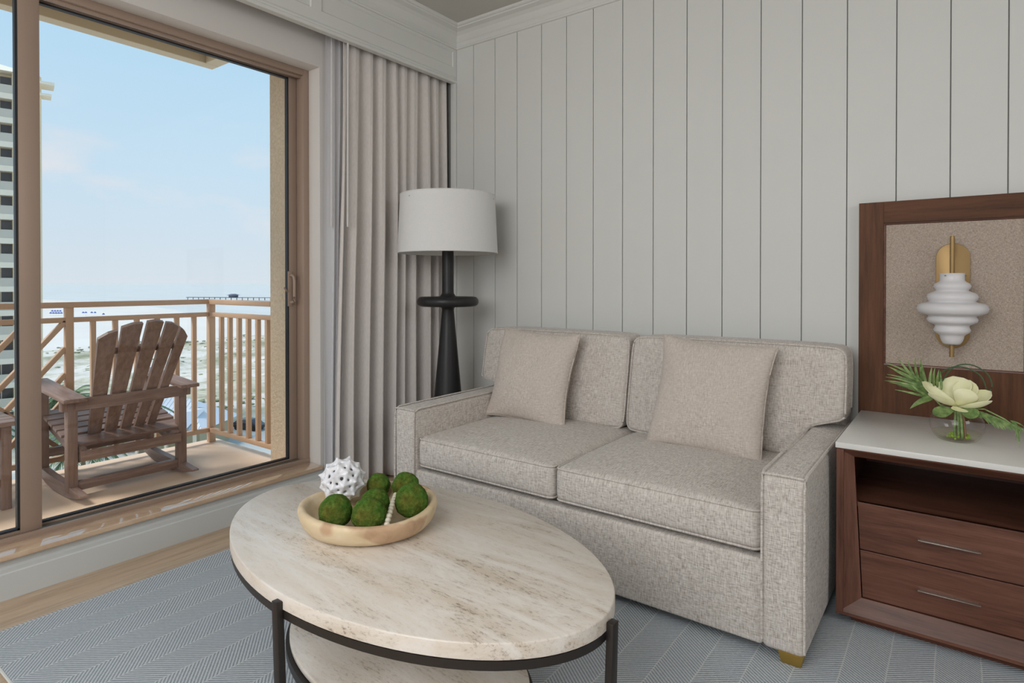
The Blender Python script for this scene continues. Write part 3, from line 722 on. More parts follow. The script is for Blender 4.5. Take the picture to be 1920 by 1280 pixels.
# bead string
bs = thing('bead_string', 'string of small cream beads lying between the moss balls', 'beads', (-1.42, 1.27, 0.50))
pts = [(-1.470, 1.345, 0.516), (-1.458, 1.330, 0.519), (-1.446, 1.315, 0.518), (-1.434, 1.300, 0.515), (-1.422, 1.285, 0.512), (-1.411, 1.268, 0.509), (-1.399, 1.252, 0.507), (-1.385, 1.239, 0.506), (-1.371, 1.226, 0.503), (-1.357, 1.212, 0.500), (-1.345, 1.197, 0.498)]
obj('cord', tube(new(), [Vector(pts[0]).lerp(Vector(pts[-1]), k / 9) + Vector((0, 0, 0.006 * sin(pi * k / 9))) for k in range(10)], 0.0012, 5), 'bead', bs)
bpts = [Vector(pts[0]).lerp(Vector(pts[-1]), k / 9) + Vector((0, 0, 0.006 * sin(pi * k / 9))) for k in range(10)]
for p in bpts:
    bm = new(); ball(bm, p, 0.0088, 2); obj('bead', bm, 'bead', bs, origin=p)

# ------------------------------------------------------------------ nightstand, counter, wall panel
NX0, NX1, NF, NB = -0.354, 0.286, 2.385, 3.02
ns = thing('nightstand', 'dark brown nightstand with open shelf and two drawers right of the sofa', 'nightstand', (-0.034, 2.7, 0))
bm = new(); box(bm, NX0 + 0.04, NX1 - 0.04, NF + 0.05, NB - 0.02, 0.0093, 0.046); obj('plinth', bm, 'dark_wood', ns, smooth=False)
for xa in (NX0, NX1 - 0.022): obj('side_panel', bx(xa, xa + 0.022, NF + 0.001, NB, 0.044, 0.626, bev=0.001), 'dark_wood_v', ns, smooth=False)
bm = new(); box(bm, NX0 + 0.022, NX1 - 0.022, NF + 0.04, NB, 0.044, 0.066); box(bm, NX0 + 0.022, NX1 - 0.022, NF + 0.04, NB, 0.606, 0.626); box(bm, NX0 + 0.02, NX1 - 0.02, NB - 0.012, NB, 0.044, 0.626)
box(bm, NX0 + 0.022, NX1 - 0.022, NF + 0.045, NB - 0.012, 0.420, 0.436); obj('carcass', bm, 'dark_wood', ns, smooth=False)
# bevelled front frame, tapering opening
O = [(NX0, 0.044), (NX1, 0.044), (NX1, 0.626), (NX0, 0.626)]
I = [(NX0 + 0.074, 0.104), (NX1 - 0.074, 0.104), (NX1 - 0.050, 0.594), (NX0 + 0.050, 0.594)]
for k, mt in ((0, 'dark_wood'), (1, 'dark_wood_v'), (2, 'dark_wood'), (3, 'dark_wood_v')):
    a, c = k, (k + 1) % 4; bm = new()
    def lerp(p, q_, t): return (p[0] + (q_[0] - p[0]) * t, p[1] + (q_[1] - p[1]) * t)
    o0, o1, i0, i1 = O[a], O[c], I[a], I[c]; e0, e1 = lerp(o0, i0, 0.16), lerp(o1, i1, 0.16)
    f1 = [bm.verts.new((p[0], yv, p[1])) for p, yv in ((o0, NF), (o1, NF), (e1, NF + 0.001), (e0, NF + 0.001), (i0, NF + 0.034), (i1, NF + 0.034), (i0, NF + 0.046), (i1, NF + 0.046), (o0, NF + 0.046), (o1, NF + 0.046))]
    for idx_ in ((0, 1, 2, 3), (3, 2, 5, 4), (4, 5, 7, 6), (6, 7, 9, 8), (8, 9, 1, 0), (0, 3, 4, 6, 8), (1, 9, 7, 5, 2)): bm.faces.new([f1[i] for i in idx_])
    obj('face_frame', bm, mt, ns, smooth=False)
def inx(z): t = (z - 0.104) / 0.49; return NX0 + 0.074 - 0.024 * t, NX1 - 0.074 + 0.024 * t
for z0, z1, hz_ in ((0.108, 0.270, 0.183), (0.274, 0.436, 0.350)):
    a0, b0 = inx(z0); a1, b1 = inx(z1); g_ = 0.003; y0, y1 = NF + 0.036, NF + 0.056; bm = new()
    hexa(bm, [(a0 + g_, y0, z0), (b0 - g_, y0, z0), (b0 - g_, y1, z0), (a0 + g_, y1, z0), (a1 + g_, y0, z1), (b1 - g_, y0, z1), (b1 - g_, y1, z1), (a1 + g_, y1, z1)], 0.001)
    dr = obj('drawer', bm, 'dark_wood', ns, smooth=False)
    bm = new(); box(bm, -0.116, 0.050, y0 - 0.020, y0 - 0.004, hz_ + 0.001, hz_ + 0.0030, 0.0005); box(bm, -0.110, 0.044, y0 - 0.008, y0 + 0.001, hz_ - 0.004, hz_ + 0.0025)
    tag(obj('handle', bm, 'nickel', dr), 'slim brushed metal edge pull')
ct = obj('countertop', bx(NX0 - 0.003, NX1 + 0.003, NF - 0.006, 3.043, 0.6262, 0.646, bev=0.0015), 'counter'); tag(ct, 'white stone slab on top of the nightstand', 'countertop')

HX0, HX1, HZ1, HY = -0.368, 0.292, 1.551, 3.0455
wp = thing('wall_panel', 'walnut framed fabric panel mounted behind the nightstand', 'panel', (-0.038, 3.08, 0.02))
fx0, fx1, fz0, fz1 = -0.264, 0.186, 0.862, 1.448; hb = 0.011
for (a, c, e, f_, mt) in ((HX0, fx0 - hb, 0.02, HZ1, 'walnut'), (fx1 + hb, HX1, 0.02, HZ1, 'walnut'), (fx0 - hb, fx1 + hb, fz1 + hb, HZ1, 'walnut_h'), (fx0 - hb, fx1 + hb, 0.02, fz0 - hb, 'walnut')):
    y1 = YB - 0.0005
    obj('frame_board', bx(a, c, HY, y1, e, f_, bev=0.001), mt, wp, smooth=False)
o4 = [(fx0 - hb, fz0 - hb), (fx1 + hb, fz0 - hb), (fx1 + hb, fz1 + hb), (fx0 - hb, fz1 + hb)]; i4 = [(fx0, fz0), (fx1, fz0), (fx1, fz1), (fx0, fz1)]
bm = new(); A = [bm.verts.new((p[0], HY, p[1])) for p in o4]; m4 = [((o[0] + i[0]) / 2, (o[1] + i[1]) / 2) for o, i in zip(o4, i4)]
Bq = [bm.verts.new((p[0], HY + 0.005, p[1])) for p in o4]; C2 = [bm.verts.new((p[0], HY + 0.006, p[1])) for p in m4]; D2 = [bm.verts.new((p[0], HY + 0.016, p[1])) for p in i4]
for R1, R2 in ((A, Bq), (Bq, C2), (C2, D2)):
    for i in range(4): bm.faces.new((R1[i], R1[(i + 1) % 4], R2[(i + 1) % 4], R2[i]))
obj('inner_bead', bm, 'dark_wood', wp, smooth=False)
obj('fabric_inset', bx(fx0 - 0.004, fx1 + 0.004, HY + 0.011, HY + 0.03, fz0 - 0.004, fz1 + 0.004), 'board_fabric', wp, smooth=False)

# sconce
SX, SY = -0.035, 2.960; py = HY + 0.0105
sn = thing('wall_sconce', 'brass wall sconce with tiered frosted glass shade on the fabric panel', 'sconce', (SX, py, 0.94))
hw = 0.0565; zc0, zc1 = 0.938 + hw, 1.363 - hw; cx_ = -0.034
poly = [(cx_ + hw * cos(radians(a)), zc1 + hw * sin(radians(a))) for a in range(0, 181, 12)] + [(cx_ + hw * cos(radians(a)), zc0 + hw * sin(radians(a))) for a in range(180, 361, 12)]
bm = prism(new(), poly, 'y', py - 0.014, py, 0.002); obj('backplate', bm, 'brass', sn)
bm = new(); tube(bm, [(SX, SY, 1.232), (SX, SY, 1.384)], 0.0085, 14); tube(bm, [(SX, SY, 1.384), (SX, SY, 1.388)], 0.007, 14)
tube(bm, [(SX, SY, 1.34), (SX, py - 0.012, 1.34)], 0.006, 10); obj('rod', bm, 'brass', sn); bm = new()
tube(bm, [(SX, SY, 0.910), (SX, SY, 0.985)], 0.0085, 14); tube(bm, [(SX + 0.005, SY, 0.968), (SX + 0.02, SY, 0.968)], 0.005, 8); tube(bm, [(SX, SY, 0.985), (SX, py - 0.012, 0.985)], 0.005, 8)
obj('rod', bm, 'brass', sn)
sc_ = 1 / 473.0
pr = [(512, 18.6), (520, 18.4), (525, 18.6), (528, 21), (531, 26.5), (535, 28.6), (539, 26.8), (541.5, 24.4), (544, 25), (547, 33), (550, 37.5), (554, 39), (558, 38.2), (561, 35.6), (563, 35.4), (564.5, 40), (566, 48), (569, 52.8), (575, 54.6), (581, 52.5), (584.5, 46), (586.5, 38), (588.5, 36), (590.5, 37), (594, 39), (598, 37.6), (601, 32), (603.5, 26.4), (606, 25.6), (609, 26.4), (612.5, 28.2), (616, 26.8), (619.5, 21.5), (622.5, 18.4), (627, 17.6), (632, 16), (636, 13.5), (638, 11)]
P2 = [(r * sc_, 1.241 - (y - 512) * sc_ * 1.08 * 0.975) for y, r in pr]
bm = lathe(new(), P2[::-1], 56, (SX, SY, 0), cap=False)
g_ = obj('glass_shade', bm, 'frost', sn, angle=180); solid(g_, 0.003)
bm = new(); ball(bm, (SX, SY, 1.2), 0.014, 2); tube(bm, [(SX, SY, 1.205), (SX, SY, 1.24)], 0.011, 12)
for a in (0, 2.1, 4.2): tube(bm, [(SX + 0.012 * cos(a), SY + 0.012 * sin(a), 1.231), (SX + 0.047 * cos(a), SY + 0.047 * sin(a), 1.231)], 0.0022, 6)
obj('socket', bm, 'brass', sn)

# ------------------------------------------------------------------ flower vase
VX, VY, VZ = -0.016, 2.665, 0.6462
va = thing('glass_vase', 'round clear glass vase on the white countertop', 'vase', (VX, VY, VZ))
vp = [(0.050, 0.0), (0.057, 0.003), (0.070, 0.018), (0.079, 0.038), (0.082, 0.056), (0.079, 0.076), (0.068, 0.098), (0.053, 0.112), (0.048, 0.117)]
bm = lathe(new(), [(0.0, 0.0)] + vp + [(0.0475, 0.1182), (0.0465, 0.117)], 48, (VX, VY, VZ), cap=False)
bmesh.ops.remove_doubles(bm, verts=bm.verts, dist=1e-5); obj('bowl', bm, 'vase', va, angle=180)
bm = lathe(new(), [(0.0, 0.0065), (0.053, 0.0068), (0.066, 0.021), (0.072, 0.030), (0.0, 0.030)], 40, (VX, VY, VZ), cap=False); bmesh.ops.remove_doubles(bm, verts=bm.verts, dist=1e-5)
tag(obj('water', bm, 'water', va, angle=60), kind='stuff')
fa = thing('flower_arrangement', 'cream magnolia bloom with palm leaves in the glass vase', 'flower', (VX, VY, VZ + 0.02))
rg = random.Random(4)
for k in range(9):
    a = rg.uniform(0, 6.28); r = rg.uniform(0.005, 0.028); x0, y0 = VX + 0.005 + r * cos(a), VY + r * sin(a)
    bm = tube(new(), [(x0, y0, VZ + 0.009), (x0 * 0.8 + (VX + 0.002) * 0.2, y0 * .8 + VY * .2, VZ + 0.07), (VX + 0.3 * (x0 - VX), VY + .3 * (y0 - VY), VZ + 0.13)], 0.0042 if k else 0.009, 7)
    obj('stem', bm, 'stem' if k % 3 == 0 else 'leaf', fa)
bm = new()
for k in range(26):
    a = rg.uniform(0, 6.28); r = rg.uniform(0.01, 0.042); ball(bm, (VX + r * cos(a), VY - 0.005 + r * sin(a), VZ + rg.uniform(0.012, 0.022)), rg.uniform(0.003, 0.007), 1)
tag(obj('moss_bits', bm, 'lime', fa), kind='stuff')
def petal(base, tip, w_, cup, nrm, wf=1.5, name='petal', mat='petal', N=12, K=8):
    base, tip, nrm = Vector(base), Vector(tip), Vector(nrm).normalized(); ax = (tip - base); L = ax.length; ax.normalize(); side = ax.cross(nrm).normalized(); nn = side.cross(ax).normalized()
    bm = new(); rows = []
    for i in range(N + 1):
        t = i / N; hw_ = w_ * (sin(pi * min(1, t ** wf)) ** 0.6 if 0 < t < 1 else 0) + 0.0035 * (1 - t)
        row = []
        for j in range(-K, K + 1):
            s_ = j / K; c_ = cup * (s_ * s_ * 0.55 * sin(pi * t) - sin(pi * t * 0.9) * 0.75)
            row.append(bm.verts.new(base + ax * (L * t) + side * (hw_ * s_) + nn * c_))
        rows.append(row)
    for a, c in zip(rows, rows[1:]):
        for j in range(2 * K): bm.faces.new((a[j], a[j + 1], c[j + 1], c[j]))
    o = obj(name, bm, mat, fa, normals=False); solid(o, 0.0012); return o
def cv(px, pyy, y=2.62): k = 1 + (y - 2.62) * 0.35; return Vector(((-0.013 + (px - 1796) * 0.00150) * k, y, 1.2 - (1.2 - (0.772 - (pyy - 762) * 0.00165)) * k))
fc = cv(1795, 757, 2.635)
petal(fc, cv(1729, 713, 2.61), 0.036, 0.030, (0.5, -0.35, 0.9))
petal(cv(1800, 762, 2.63), cv(1741, 734, 2.55), 0.026, 0.022, (0.2, 0.5, 1))
petal(fc, cv(1786, 697, 2.70), 0.050, 0.030, (-0.05, -1, 0.25), 1.7)
petal(fc, cv(1818, 703, 2.70), 0.036, 0.022, (-0.2, -1, 0.3), 1.6)
petal(fc, cv(1856, 722, 2.66), 0.034, 0.024, (-0.5, -0.6, 0.8), 1.6)
petal(cv(1797, 763, 2.62), cv(1858, 740, 2.585), 0.022, 0.022, (-0.1, 0.35, 1))
petal(cv(1796, 760, 2.60), cv(1818, 722, 2.57), 0.036, 0.022, (-0.1, 1, 0.3), 1.7)
petal(cv(1790, 762, 2.60), cv(1806, 770, 2.53), 0.022, 0.010, (0, 0.3, 1))
def blade(pts, w_, mat='leaf', name='leaflet', nrm=(0, -1, 0.3)):
    pts = [Vector(p) for p in pts]; N = 9; bm = new(); A = []; nrm = Vector(nrm).normalized()
    def bz(t): return pts[0] * (1 - t) ** 2 + pts[1] * 2 * t * (1 - t) + pts[2] * t * t
    for i in range(N + 1):
        t = i / N; p = bz(t); tg = (bz(min(1, t + .02)) - bz(max(0, t - .02))).normalized(); s_ = tg.cross(nrm).normalized(); n2 = s_.cross(tg)
        ww = w_ * (min(1, t * 5 + 0.3)) * (1 - t ** 2.5) + 0.0004
        A.append([bm.verts.new(p - s_ * ww), bm.verts.new(p - n2 * ww * 0.5), bm.verts.new(p + s_ * ww)])
    for a, c in zip(A, A[1:]):
        for j in range(2): bm.faces.new((a[j], a[j + 1], c[j + 1], c[j]))
    return obj(name, bm, mat, fa, normals=False)
obj('rachis', tube(new(), [cv(1790, 775, 2.655), cv(1762, 762, 2.65), cv(1738, 735, 2.65), cv(1722, 708, 2.66)], 0.0028, 6), 'leaf', fa)
L_ = [((1712, 712), (1690, 685), (1677, 668)), ((1716, 716), (1702, 690), (1696, 667)), ((1722, 716), (1710, 690), (1714, 661)), ((1728, 716), (1722, 690), (1725, 664)),
      ((1735, 720), (1730, 700), (1726, 676)), ((1742, 722), (1742, 700), (1746, 682)), ((1750, 724), (1748, 702), (1752, 684)), ((1757, 726), (1756, 705), (1760, 686)), ((1765, 730), (1764, 710), (1762, 690)),
      ((1722, 712), (1690, 690), (1652, 680)), ((1726, 718), (1690, 700), (1656, 687)), ((1730, 722), (1692, 706), (1668, 694)), ((1734, 728), (1690, 708), (1655, 706)), ((1738, 732), (1695, 712), (1652, 712)),
      ((1740, 738), (1700, 718), (1650, 720)), ((1743, 742), (1700, 726), (1660, 723)), ((1746, 746), (1706, 732), (1676, 728)), ((1744, 750), (1712, 742), (1672, 738)), ((1748, 754), (1722, 738), (1702, 722)), ((1745, 747), (1728, 725), (1708, 720)),
      ((1752, 752), (1735, 735), (1715, 712))]
for i, (a, c, e) in enumerate(L_):
    yy = 2.63 + 0.05 * sin(i * 1.7); blade([cv(*a, 2.65), cv(*c, yy), cv(*e, yy + 0.02 * cos(i))], 0.0042)
blade([cv(1748, 748, 2.63), cv(1722, 755, 2.60), cv(1703, 777, 2.58)], 0.010)
# right-hand drooping leaf
obj('rachis', tube(new(), [cv(1806, 766, 2.64), cv(1845, 762, 2.60), cv(1880, 778, 2.57), cv(1912, 800, 2.56)], 0.0022, 6), 'leaf', fa)
r8 = random.Random(8)
for i in range(26):
    t = i / 25; b0 = cv(1812 + 84 * t, 764 + (t ** 1.6) * 26, 2.635 - 0.07 * t)
    e0 = cv(1838 + 74 * t + r8.uniform(-3, 3), 779 + 15 * t + 12 * sin(pi * t) + r8.uniform(-3, 3), 2.60 - 0.05 * t)
    blade([b0, (b0 + e0) / 2 + Vector((0.004, -0.006, 0.004)), e0], 0.0042)
for i in range(9):
    b0 = cv(1890 + i, 780 + i, 2.575); e0 = cv(1905 + r8.uniform(-6, 12), 786 + 5 * i + r8.uniform(0, 8), 2.55); blade([b0, (b0 + e0) / 2 + Vector((0.008, 0, 0.004)), e0], 0.002)
# looping grass blades and under-leaf
for P4 in ([(1752, 712), (1762, 696), (1785, 680), (1812, 680), (1838, 695), (1848, 720)], [(1766, 712), (1780, 688), (1800, 674), (1826, 674), (1850, 690), (1858, 712), (1852, 728)]):
    pp = [cv(*q_, 2.69) for q_ in P4]; out = []
    for i in range(len(pp) - 1):
        for k in range(5):
            t = k / 5; p0, p1, p2, p3 = pp[max(0, i - 1)], pp[i], pp[i + 1], pp[min(len(pp) - 1, i + 2)]
            out.append(0.5 * ((2 * p1) + (p2 - p0) * t + (2 * p0 - 5 * p1 + 4 * p2 - p3) * t * t + (-p0 + 3 * p1 - 3 * p2 + p3) * t ** 3))
    out.append(pp[-1]); obj('grass_loop', tube(new(), out, 0.0024, 6), 'leaf_dark', fa)
petal(cv(1790, 768, 2.64), cv(1748, 782, 2.60), 0.020, 0.006, (0, -1, 0.6), name='leaf', mat='leaf'); petal(cv(1800, 768, 2.62), cv(1835, 776, 2.58), 0.02, 0.006, (0, -1, 0.6), name='leaf', mat='leaf')

# ------------------------------------------------------------------ balcony
obj('balcony_slab', bx(-4.66, -3.12, -5, 2.40, -0.2, 0.0), 'balc', smooth=False)['kind'] = 'structure'
bm = new(); box(bm, -4.50, -3.12, -5, 2.25, 2.90, 3.1); box(bm, -4.60, -4.50, -5, 2.355, 2.828, 3.1, 0.004); box(bm, -4.4995, -3.12, 2.255, 2.355, 2.828, 3.1, 0.004)
obj('ceiling_balcony', bm, 'soffit', smooth=False)['kind'] = 'structure'
bm = new(); box(bm, -3.735, -3.12, 2.295, 2.62, -0.2, 3.3, 0.01); obj('wall_fin', bm, 'stucco', smooth=False)['kind'] = 'structure'
ra = thing('balcony_railing', 'tan metal railing with thin balusters around the balcony', 'railing', (-4.58, 2.32, 0))
RT = 'bronze_rail'
obj('top_rail', bx(-4.608, -4.552, -4.5, 2.348, 1.046, 1.082, bev=0.003), RT, ra); obj('top_rail', bx(-4.60, -3.735, 2.296, 2.346, 1.044, 1.080, bev=0.003), RT, ra)
for z in (0.952, 0.078):
    obj('cross_rail', bx(-4.598, -4.562, -4.5, 2.33, z, z + 0.032, bev=0.002), RT, ra); obj('cross_rail', bx(-4.585, -3.735, 2.304, 2.338, z, z + 0.032, bev=0.002), RT, ra)
for y in (2.327, 1.415, 0.36, -0.65, -1.66, -3.0):
    w_ = 0.022 if y < 2 else 0.023
    obj('post', bx(-4.58 - w_, -4.58 + w_, y - w_, y + w_, 0.0005, 1.05, bev=0.002), RT, ra, origin=(-4.58, y, 0))
bl = None
def put_bal(x, y):
    global bl
    if bl is None:
        bl = obj('baluster', bx(-0.0145, 0.0145, -0.0145, 0.0145, 0.105, 0.955, bev=0.0015), RT, None, local=True); o = bl
    else:
        o = bl.copy(); col.objects.link(o)
    o.location = (x + 4.58, y - 2.32, 0); o.parent = ra
for y in (1.549, 1.679, 1.812, 1.945, 2.077, 2.20): put_bal(-4.58, y)
for x in (-4.41, -4.29, -4.165, -4.042, -3.920, -3.802): put_bal(x, 2.32)
for s0 in (-0.65, -1.66):
    for k in range(1, 7): put_bal(-4.58, s0 - 0.032 - 0.14 * k + 0.03)
def dbar(y0, z0, y1, z1): obj('brace', bar(new(), (-4.58, y0, z0), (-4.58, y1, z1), 0.028, 0.036, up=(1, 0, 0), bev=0.0015), RT, ra)
dbar(0.56, 0.955, 1.40, 0.12)
for k, zz in enumerate((0.955, 0.79, 0.625, 0.47)):
    # rising to the right, from the main diagonal to post / upper rail
    m_ = 1.17; yE, zE = (1.395, zz) if k else (1.395, 0.96)
    # main diagonal line: z = .955 - .971*(y-.56)
    c_ = zE - m_ * yE; yi = (0.955 + 0.971 * 0.56 - c_) / (m_ + 0.971); dbar(yi, m_ * yi + c_, yE, zE)
for yE in (1.19, 1.04, 0.89):
    m_ = 1.17; zE = 0.955; c_ = zE - m_ * yE; yi = (0.955 + 0.971 * 0.56 - c_) / (m_ + 0.971); dbar(yi, m_ * yi + c_, yE, zE)
for yS in (0.42, 0.62, 0.82, 1.02):
    m_ = 1.17; zS = 0.11; c_ = zS - m_ * yS; yi = (0.955 + 0.971 * 0.56 - c_) / (m_ + 0.971); dbar(yS, zS, yi, m_ * yi + c_)

# rocking chair
rc = thing('rocking_chair', 'brown slatted rocking chair on the balcony facing the sea', 'chair', (-4.15, 1.54, 0))
def plane_x(z): return -4.13 + (z - 0.27) * 0.575
bt = [(1.362, 1.424), (1.447, 1.505), (1.528, 1.580), (1.602, 1.652), (1.672, 1.718)]
tp = [((1.296, .902), (1.383, .945)), ((1.401, .960), (1.504, .980)), ((1.527, .986), (1.613, .982)), ((1.630, .977), (1.706, .950)), ((1.719, .943), (1.772, .886))]
for (b0, b1), ((ya, za), (yb, zb2)) in zip(bt, tp):
    bm = new(); z0 = 0.285
    def pp(y, z, s_): return Vector((plane_x(z) + s_ * 0.009, y, z - s_ * 0.005))
    ym, zm = (ya + yb) / 2, (za + zb2) / 2 + 0.008
    F = [pp(b0, z0, 1), pp(b1, z0, 1), pp(yb, zb2, 1), pp(ym, zm, 1), pp(ya, za, 1)]; Bk = [pp(b0, z0, -1), pp(b1, z0, -1), pp(yb, zb2, -1), pp(ym, zm, -1), pp(ya, za, -1)]
    f_ = [bm.verts.new(v) for v in F]; g_ = [bm.verts.new(v) for v in Bk]; bm.faces.new(f_); bm.faces.new(g_[::-1])
    for i in range(5): bm.faces.new((f_[i], g_[i], g_[(i + 1) % 5], f_[(i + 1) % 5]))
    obj('back_slat', bm, 'chair_wood', rc, smooth=False)
bm = new(); z = 0.825; bar(bm, (plane_x(z) - 0.024, 1.315, z), (plane_x(z) - 0.024, 1.735, z + 0.005), 0.022, 0.042, up=(0.5, 0, 1), bev=0.002); obj('upper_cross_rail', bm, 'chair_wood_y', rc)
bm = new(); prev = None; N = 10
for i in range(N):
    t0, t1 = i / N, (i + 1) / N
    def c3(t): return Vector((-3.965 + 0.02 * (1 - (2 * t - 1) ** 2), 1.255 + 0.575 * t, 0.527))
    bar(bm, c3(t0), c3(t1), 0.022, 0.068, bev=0)
obj('arm_cross_rail', bm, 'chair_wood_y', rc, smooth=False)
for s_, yc in ((-1, 1.245), (1, 1.838)):
    obj('rear_leg', bx(-4.03, -3.975, yc - 0.024, yc + 0.024, 0.035, 0.548, bev=0.002), 'chair_wood', rc)
    obj('front_leg', bx(-4.495, -4.44, yc - 0.024, yc + 0.024, 0.075, 0.597, bev=0.002), 'chair_wood', rc)
    ya, yb = (1.178, 1.290) if s_ < 0 else (1.792, 1.905)
    bm = new(); hexa(bm, [(-3.895, ya, 0.546), (-3.895, yb, 0.546), (-4.54, yb, 0.596), (-4.54, ya, 0.596), (-3.895, ya, 0.568), (-3.895, yb, 0.568), (-4.54, yb, 0.618), (-4.54, ya, 0.618)], 0.003); obj('armrest', bm, 'chair_wood_x', rc)
    bm = new(); box(bm, -4.028, -3.975, yc + s_ * 0.024 if s_ > 0 else yc - 0.05, yc + 0.05 if s_ > 0 else yc - 0.024, 0.49, 0.545, 0.002); obj('arm_bracket', bm, 'chair_wood', rc)
    # rocker
    top = [(-3.81, 0.050), (-4.0, 0.068), (-4.3, 0.082), (-4.54, 0.102)]
    bot = [(-4.545, 0.086), (-4.46, 0.046), (-4.35, 0.018), (-4.2, 0.0015), (-4.1, 0.0008), (-3.98, 0.008), (-3.88, 0.024), (-3.81, 0.040)]
    bm = prism(new(), top + bot, 'y', yc - 0.020 + s_ * 0.0, yc + 0.020, 0.0015); obj('rocker', bm, 'chair_wood_x', rc, smooth=False)
    ys_ = yc - s_ * 0.045
    bm = prism(new(), [(-4.50, 0.405), (-3.955, 0.275), (-3.955, 0.205), (-4.0, 0.19), (-4.50, 0.315)], 'y', ys_ - 0.015, ys_ + 0.015, 0.0015); obj('seat_rail', bm, 'chair_wood_x', rc, smooth=False)
for k in range(5):
    x = -4.47 + 0.078 * k; z = 0.405 - (x + 4.50) * 0.2385
    bm = new(); bar(bm, (x, 1.235, z + 0.009), (x, 1.85, z + 0.009), 0.066, 0.018, up=(0.23, 0, 1), bev=0.002); obj('seat_slat', bm, 'chair_wood_y', rc, smooth=False)
bm = new(); bar(bm, (-4.045, 1.24, 0.302), (-4.045, 1.842, 0.302), 0.12, 0.02, up=(0.23, 0, 1), bev=0.002); obj('rear_seat_board', bm, 'chair_wood_y', rc, smooth=False)
obj('rear_apron', bx(-3.9545, -3.938, 1.272, 1.812, 0.205, 0.262, bev=0.002), 'chair_wood_y', rc); obj('front_apron', bx(-4.52, -4.502, 1.26, 1.825, 0.31, 0.39, bev=0.002), 'chair_wood_y', rc)
obj('stretcher', bx(-4.022, -3.985, 1.266, 1.818, 0.036, 0.088, bev=0.002), 'chair_wood_y', rc); obj('stretcher', bx(-4.47, -4.44, 1.266, 1.818, 0.15, 0.20, bev=0.002), 'chair_wood_y', rc)
# side table
st = thing('side_table', 'low brown slatted side table at the left edge beside the rocking chair', 'table', (-4.27, 0.79, 0))
for k in range(5):
    x0 = -4.50 + 0.094 * k; obj('top_slat', bx(x0, x0 + 0.088, 0.55, 1.030, 0.446, 0.470, bev=0.002), 'chair_wood_y', st)
for x in (-4.45, -4.09):
    for y in (0.61, 0.975): obj('leg', bx(x - 0.024, x + 0.024, y - 0.022, y + 0.022, 0.0008, 0.446, bev=0.002), 'chair_wood', st)
    obj('apron', bx(x - 0.010, x + 0.010, 0.632, 0.953, 0.375, 0.445), 'chair_wood_y', st)
    obj('stretcher', bx(x - 0.010, x + 0.010, 0.632, 0.953, 0.12, 0.16), 'chair_wood_y', st)

# ------------------------------------------------------------------ outside world
GZ = -19.0
def poly_plane(pts, z, nx=None):
    bm = new(); bm.faces.new([bm.verts.new((x, y, z)) for x, y in pts]); return bm
tag(struct('sea', bx(-30000, 3000, -30000, 30000, GZ - 6, GZ - 0.5), 'sea', smooth=False), 'pale calm sea reaching the horizon', 'sea')
shore = [(-2500, 330), (-1300, 290), (-900, 262), (-700, 255), (-560, 236), (-470, 214), (-420, 198), (-370, 190), (-320, 185), (-285, 186), (-262, 210), (-240, 300), (-200, 520), (-100, 1500)]
bm = new(); prism(bm, shore + [(500, 1500), (500, -3000), (-2500, -3000)], 'z', GZ - 3, GZ)
tag(struct('beach', bm, 'sand', smooth=False), 'wide white sand beach below the balcony', 'beach')
# dune belt with real mounds
bm = new(); NX, NY = 90, 70; rows = []
for i in range(NX + 1):
    row = []
    for j in range(NY + 1):
        u_, v_ = i / NX, j / NY
        x = -225 + 150 * u_; y = -30 + 170 * v_
        k = min(1, 4 * u_, 4 * (1 - u_), 4 * v_, 4 * (1 - v_)); h_ = 1.5 * (0.5 + noise.fractal(Vector((x * .06, y * .06, 1)), 1, 2, 4)) * k
        row.append(bm.verts.new((x, y, GZ - 0.1 + max(0, h_) + 0.2 * k)))
    rows.append(row)
for a, c in zip(rows, rows[1:]):
    for j in range(NY): bm.faces.new((a[j], c[j], c[j + 1], a[j + 1]))
tag(struct('dunes', bm, 'dune'), 'sand dunes with sparse scrub behind the beach', 'dunes')
bm = new(); r9 = random.Random(9)
for k in range(1900):
    u_, v_ = r9.random(), r9.random(); x, y = -222 + 144 * u_, -25 + 160 * v_
    if (x > -90 and y < 62) or math.hypot(x + 101, y - 14) < 24: continue
    if noise.noise(Vector((x * .05, y * .05, 7))) < 0.02 - 0.25 * u_ * (v_ > .3): continue
    s_ = r9.uniform(0.15, 0.5); hz = GZ + 1.5 * max(0, 0.5 + noise.fractal(Vector((x * .06, y * .06, 1)), 1, 2, 4))
    vs = bmesh.ops.create_icosphere(bm, subdivisions=1, radius=s_, matrix=Matrix.Translation((x, y, hz)) @ Matrix.Diagonal((1.3, 1.3, 0.55, 1)))['verts']
    for v in vs: v.co += Vector((r9.uniform(-.2, .2), r9.uniform(-.2, .2), r9.uniform(-.15, .15))) * s_
sh_ = obj('dune_scrub', bm, 'shrub', smooth=False); tag(sh_, 'low green scrub dotted over the sand dunes', 'scrub', kind='stuff')

